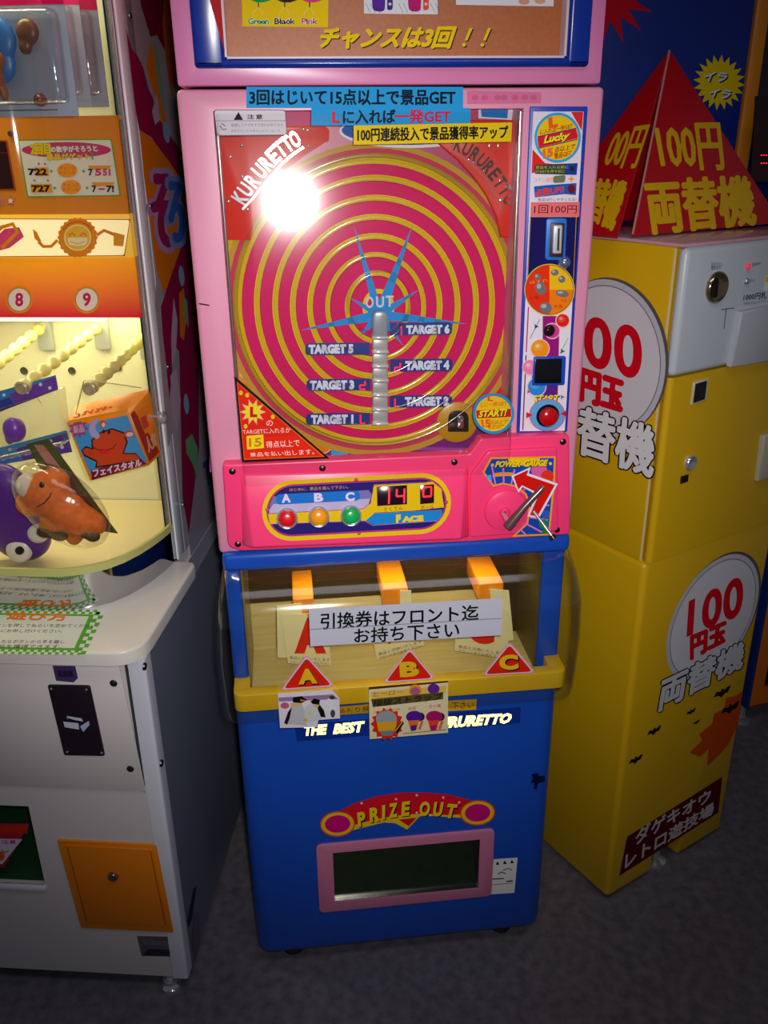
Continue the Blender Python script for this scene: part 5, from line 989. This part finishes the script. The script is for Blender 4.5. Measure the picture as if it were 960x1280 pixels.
# face towel box
q = front(LM, .27); fq = [q.p(*c) for c in ((83, 529), (162.5, 516), (186, 582), (112.5, 601))]; q2 = front(LM, .325); bq = [q2.p(*c) for c in ((93, 507), (190, 485), (203, 566), (126, 588))]
TB = LT('towel_box', 'orange and blue prize box showing a red animal face, hanging from the right peg', 'box', ((fq[2].x+fq[3].x)/2, .27, fq[3].z))
off = TB.Ri @ (TB.loc-LM.loc); fq = [v-off for v in fq]; bq = [v-off for v in bq]
hexa('carton', TB, [fq[3], fq[2], fq[1], fq[0], bq[3], bq[2], bq[1], bq[0]], mat((232, 134, 16), .35), .001, 1, label='orange carton')
ux = (fq[1]-fq[0]).normalized(); vx = (fq[0]-fq[3]); vx = (vx-ux*vx.dot(ux)).normalized(); TPn = Plane(TB, fq[0], U=ux, V=vx)
def z3b(*p): return [(x/4, 460+y/4) for x, y in p]
P = Print(TPn, .0014); P.poly(z3b((350, 300), (635, 235), (735, 465), (455, 535)), (60, 150, 214)); P.poly(z3b((455, 510), (700, 450), (735, 480), (460, 562)), (120, 20, 50))
P.poly(z3b((475, 500), (480, 470), (420, 440), (405, 410), (430, 390), (460, 400), (455, 360), (500, 320), (560, 300), (620, 320), (640, 370), (620, 425), (680, 425), (708, 460), (690, 470)), (30, 14, 14)); P.poly(z3b((485, 492), (486, 464), (424, 434), (412, 410), (432, 398), (468, 408), (462, 364), (503, 326), (560, 308), (612, 326), (632, 370), (612, 430), (680, 432), (700, 458)), (206, 66, 20))
P.poly(ell(*z3b((645, 330))[0], 7, 4.5, -10, n=16), (206, 66, 20)); P.poly(ell(*z3b((648, 332))[0], 4.5, 2.8, -10, n=14), (226, 200, 196)); P.poly(ell(*z3b((515, 282))[0], 4, 5, n=14), (206, 66, 20)); P.poly(ell(*z3b((517, 284))[0], 2.2, 3, n=12), (226, 200, 196))
P.poly(z3b((495, 250), (470, 258), (448, 282), (444, 312), (458, 342), (485, 356), (500, 345), (494, 325), (478, 310), (478, 285), (490, 268)), (170, 160, 214)); P.poly(ell(*z3b((518, 318))[0], 1.6, 2.6, n=10), BLACK); P.poly(ell(*z3b((545, 320))[0], 1.8, 2.9, n=10), BLACK); P.line(z3b((455, 390), (485, 408), (530, 412), (565, 400), (580, 380)), 1, (30, 10, 10)); P.poly(z3b((490, 412), (545, 410), (540, 430), (505, 430)), (220, 30, 40))
P.poly(star(*z3b((392, 303))[0], 13, 8, 9), (150, 70, 130)); P.text('新品', *z3b((365, 290), (418, 280), (422, 318), (370, 328)), (205, 150, 190), bold=.05); P.text('フェイスタオル', *z3b((463, 508), (705, 455), (708, 488), (470, 545)), (232, 200, 220), bold=.08)
P.poly(z3b((340, 280), (345, 262), (640, 205), (636, 222)), (232, 150, 20)); P.build('carton_print', TB, 'blue label with a red animal and maroon title band')
SPn = Plane(TB, fq[1], U=(bq[1]-fq[1]), V=((fq[1]-fq[2])-(bq[1]-fq[1]).normalized()*((fq[1]-fq[2]).dot((bq[1]-fq[1]).normalized())))); P = Print(SPn, .0012); P.poly(z3b((652, 232), (672, 212), (800, 420), (748, 468)), (150, 40, 24)); P.poly(z3b((680, 215), (745, 180), (780, 300), (725, 330)), (220, 120, 20)); P.poly(z3b((700, 250), (730, 235), (745, 290), (720, 310)), (190, 60, 30)); P.text('人気', *z3b((722, 350), (775, 320), (785, 385), (745, 425)), (205, 150, 110), bold=.05); P.build('side_print', TB)
tn = (bq[0]-fq[0]).cross(fq[1]-fq[0]); tn = -tn if tn.z < 0 else tn; P = Print(Plane(TB, fq[0], U=ux, V=tn.normalized().cross(ux)), .0012); P.text('フェイスタオル', (91, 523), (150, 507), (152, 502), (97, 517), (150, 40, 20), bold=.05); P.build('lid_print', TB)
tube('hanging_string', TB, [fq[0].lerp(bq[0], .5)+Vector((.01, 0, .001)), pc-off+Vector((-.008, -.004, .013)), pc-off+Vector((.008, -.002, .013)), bq[1]+Vector((-.02, 0, 0))], .0010, mat((226, 222, 170), .5), 6, label='pale string')
# header-card packs with soft toys
def pack(label, t, hq, body_q, cols):
    q = front(LM, t); hp = [q.p(*c) for c in hq]; base = sum(hp, Vector())/4; T = LT('toy_packet', label, 'toy packet', (base.x, t, min(v.z for v in hp)-.12), 'toy packets on the pegs')
    fp = front(T, 0); pprism('header_card', T, fp, hq, -.001, .001, mat(cols[0], .35)); P = Print(fp, .0014)
    qm = Qm(*hq); P.poly([qm(0, .5), qm(.55, .45), qm(.6, 1), qm(0, 1)], cols[1]); P.poly([qm(.55, .3), qm(1, .1), qm(1, 1), qm(.6, 1)], cols[2])
    for a, bb in ((.1, .3), (.3, .6), (.5, .25), (.72, .5), (.85, .3), (.93, .7)): x, y = qm(a, bb); P.poly(ell(x, y, 2.2, 2.2, n=8), (190, 214, 232), keep=True)
    P.build('header_print', T)
    return T, fp
T1, f1 = pack('clear packet with blue and violet header, holding a small purple ball, upper left peg', .226, [(-60, 506), (69, 469), (72.5, 487), (-60, 538)], None, ((50, 120, 190), (50, 60, 150), (110, 60, 160)))
c_ = f1.p(18, 537); blob('purple_ball', T1, [(c_, (.020, .018, .024)), (c_+Vector((-.012, 0, -.016)), (.008, .008, .012))], mat((110, 50, 170), .3), .003)
fb1 = [f1.p(*p, .012) for p in ((-50, 525), (70, 488), (78, 560), (-50, 590))]
hexa('clear_bag', T1, [fb1[3], fb1[2], fb1[1], fb1[0]]+[v+Vector((0, .045, 0)) for v in (fb1[3], fb1[2], fb1[1], fb1[0])], BAG, .008, 3)
tube('hanging_string', T1, [f1.p(25, 505), f1.p(26, 476, -.02), f1.p(30, 474, -.02), f1.p(52, 505)], .001, mat((230, 226, 170), .5), 6)
T2, f2 = pack('clear packet with sky blue header, holding a purple toy with big white eyes', .275, [(-60, 575), (83, 538), (90, 565), (-60, 592)], None, ((60, 140, 200), (60, 110, 190), (90, 60, 150)))
c_ = f2.p(8, 640, .03); blob('plush_body', T2, [(c_, (.078, .035, .085)), (f2.p(28, 670, .03), (.055, .034, .05)), (f2.p(-2, 610, .03), (.06, .03, .05))], mat((86, 34, 140), .3), .005, 'violet soft toy')
ey = f2.p(21, 690, .066); lathe('eye', T2, ey, (0, -1, .1), [(.024, -.012), (.022, -.003), (.014, .002), (0, .004)], mat((220, 218, 210), .25), 24); lathe('pupil', T2, ey+Vector((.007, -.003, .004)), (0, -1, .1), [(.0085, -.002), (.0075, .002), (0, .003)], mat((16, 12, 18), .15), 16)
ey = f2.p(48, 668, .055); lathe('eye', T2, ey, (.5, -1, .1), [(.020, -.012), (.018, -.003), (.012, .002), (0, .004)], mat((210, 208, 200), .25), 24)
# orange plush
OPt = .165; of0 = front(LM, OPt); base = of0.p(90, 672)
OT = LT('plush_toy', 'orange plush animal with a white muzzle in a clear bag, left of the towel box', 'soft toy', (base.x, OPt+.03, base.z-.02))
g = front(OT, 0)
OR_ = mat((228, 108, 14), .75, noise=.2, nscale=120, bump=.5)
pp = lambda x, y, h=0: g.p(x, y, h)
blob('plush_body', OT, [(pp(58, 618), (.046, .036, .042)), (pp(40, 628), (.028, .030, .024)), (pp(84, 640), (.040, .034, .036), .7), (pp(103, 652), (.034, .030, .030)), (pp(66, 600), (.030, .026, .020)), (pp(93, 668), (.016, .02, .02)), (pp(122, 655), (.016, .018, .02)), (pp(70, 655), (.03, .026, .024))], OR_, .0045, 'orange plush body')
blob('muzzle', OT, [(pp(32, 608, .014), (.017, .018, .022)), (pp(34, 600, .012), (.013, .014, .014))], mat((226, 214, 200), .7), .004, 'white muzzle')
blob('paws', OT, [(pp(60, 664, .014), (.021, .016, .012)), (pp(76, 668, .014), (.017, .016, .012))], mat((70, 40, 18), .7), .004, 'dark brown paw'); blob('paws', OT, [(pp(108, 666, .014), (.013, .014, .010)), (pp(117, 671, .012), (.013, .014, .009))], mat((70, 40, 18), .7), .004, 'dark brown paw')
lathe('eye', OT, pp(52, 606, .034), (-.2, -1, .3), [(.0055, 0), (.004, .002), (0, .003)], mat((30, 18, 12), .15), 14)
tube('smile', OT, [pp(46, 634, .034), pp(55, 629, .036), pp(62, 621, .036), pp(64, 616, .034)], .0012, mat((90, 40, 14), .6), 6)
gb = front(OT, .035); pprism('backing_card', OT, gb, [(33, 555), (60, 548), (147, 667), (128, 664), (80, 640)], -.001, .001, mat((70, 80, 26), .4), label='green and brown backing card')
P = Print(gb, .0014); P.poly([(42, 556), (54, 556), (88, 600), (74, 602)], (176, 120, 110)); P.poly([(70, 585), (88, 598), (140, 662), (128, 660)], (96, 40, 20)); P.build('card_print', OT)
fbq = [pp(*p, .04) for p in ((20, 575), (60, 560), (128, 650), (104, 692), (20, 650))]
b = bmesh.new(); bmesh.ops.create_icosphere(b, subdivisions=4, radius=1, matrix=Matrix.Translation(pp(76, 632)) @ Matrix.Rotation(.75, 4, 'Y') @ Matrix.Diagonal((.098, .044, .062, 1)))
finish(b, 'clear_bag', BAG, OT, 180)
# blister packs
for k, (t, lab) in enumerate(((.168, 'front blister pack with grey card and magenta header, upper left window'), (.235, 'middle blister pack, its right part showing behind the front one'), (.320, 'rear blister pack, a narrow strip beside the white post'))):
    q = front(LM, .168); a = q.p(75, 10); c = q.p(101, 145); x1 = (a.x+c.x)/2+.002-k*.004; z0 = c.z; 
    if k: z0 = front(LM, t).p(120, 134).z
    w_ = .17; z1 = z0+.24; BPk = LT('blister_pack', lab, 'blister pack', (x1-w_/2, t, z0), 'blister packs in the upper window')
    w2 = w_/2; box('card', BPk, -w2, w2, -.0006, .0006, 0, z1-z0, mat((150, 160, 178), .4), label='grey backing card')
    zh = .142; fp = front(BPk, -.0006)
    P = Print(fp, .0003); n_ = lambda x, z: (x, z)
    P.uvpoly([(-w2, zh), (w2, zh-.006*(k > 0)), (w2, .24), (-w2, .24)], (196, 16, 80)); P.uvpoly([(-w2, zh+.05), (-.02, zh+.04), (.03, zh+.06), (w2, zh+.05), (w2, .24), (-w2, .24)], (226, 196, 60))
    for r_ in range(2): P.uvpoly([(-w2+.02, .008+r_*.008), (w2-.03, .008+r_*.008), (w2-.03, .0095+r_*.008), (-w2+.02, .0095+r_*.008)], (70, 76, 96))
    P.build('card_print', BPk, 'magenta header printed on the card')
    # plain generic toys
    xm = -.02
    blob('toy', BPk, [((xm, -.014, .098), (.036, .012, .034)), ((xm, -.013, .07), (.030, .010, .03))], mat((36, 110, 190), .35), .0035, 'plain blue domed toy')
    blob('toy', BPk, [((xm, -.026, .072), (.020, .011, .016)), ((xm, -.026, .048), (.015, .010, .016)), ((xm-.010, -.024, .030), (.006, .007, .012)), ((xm+.010, -.024, .030), (.006, .007, .012))], mat((150, 84, 40), .4), .003, 'plain brown toy')
    lathe('toy_ball', BPk, (xm+.052, -.001, .022), (0, -1, 0), [(.009, 0), (.0085, .006), (.005, .010), (0, .012)], mat((120, 60, 30), .2), 16); blob('toy_accessory', BPk, [((xm+.052, -.012, .108), (.017, .008, .018)), ((xm+.046, -.012, .09), (.010, .007, .012))], mat((110, 64, 30), .35), .003)
    finish(box_bm(-w2+.008, w2-.006, -.034, -.0008, .016, zh-.006, .010, 3), 'clear_blister', BAG, BPk, 60)
box('left_side_wall', LM, X0-.006, X0-.0005, .112, .57, CZ+.001, TOPZ, mat((206, 208, 190), .4), label='pale left side wall')
box('back_cabinet', LM, X0, s1-.007, .572, .86, .767, TOPZ, CREAM, label='cream rear housing')
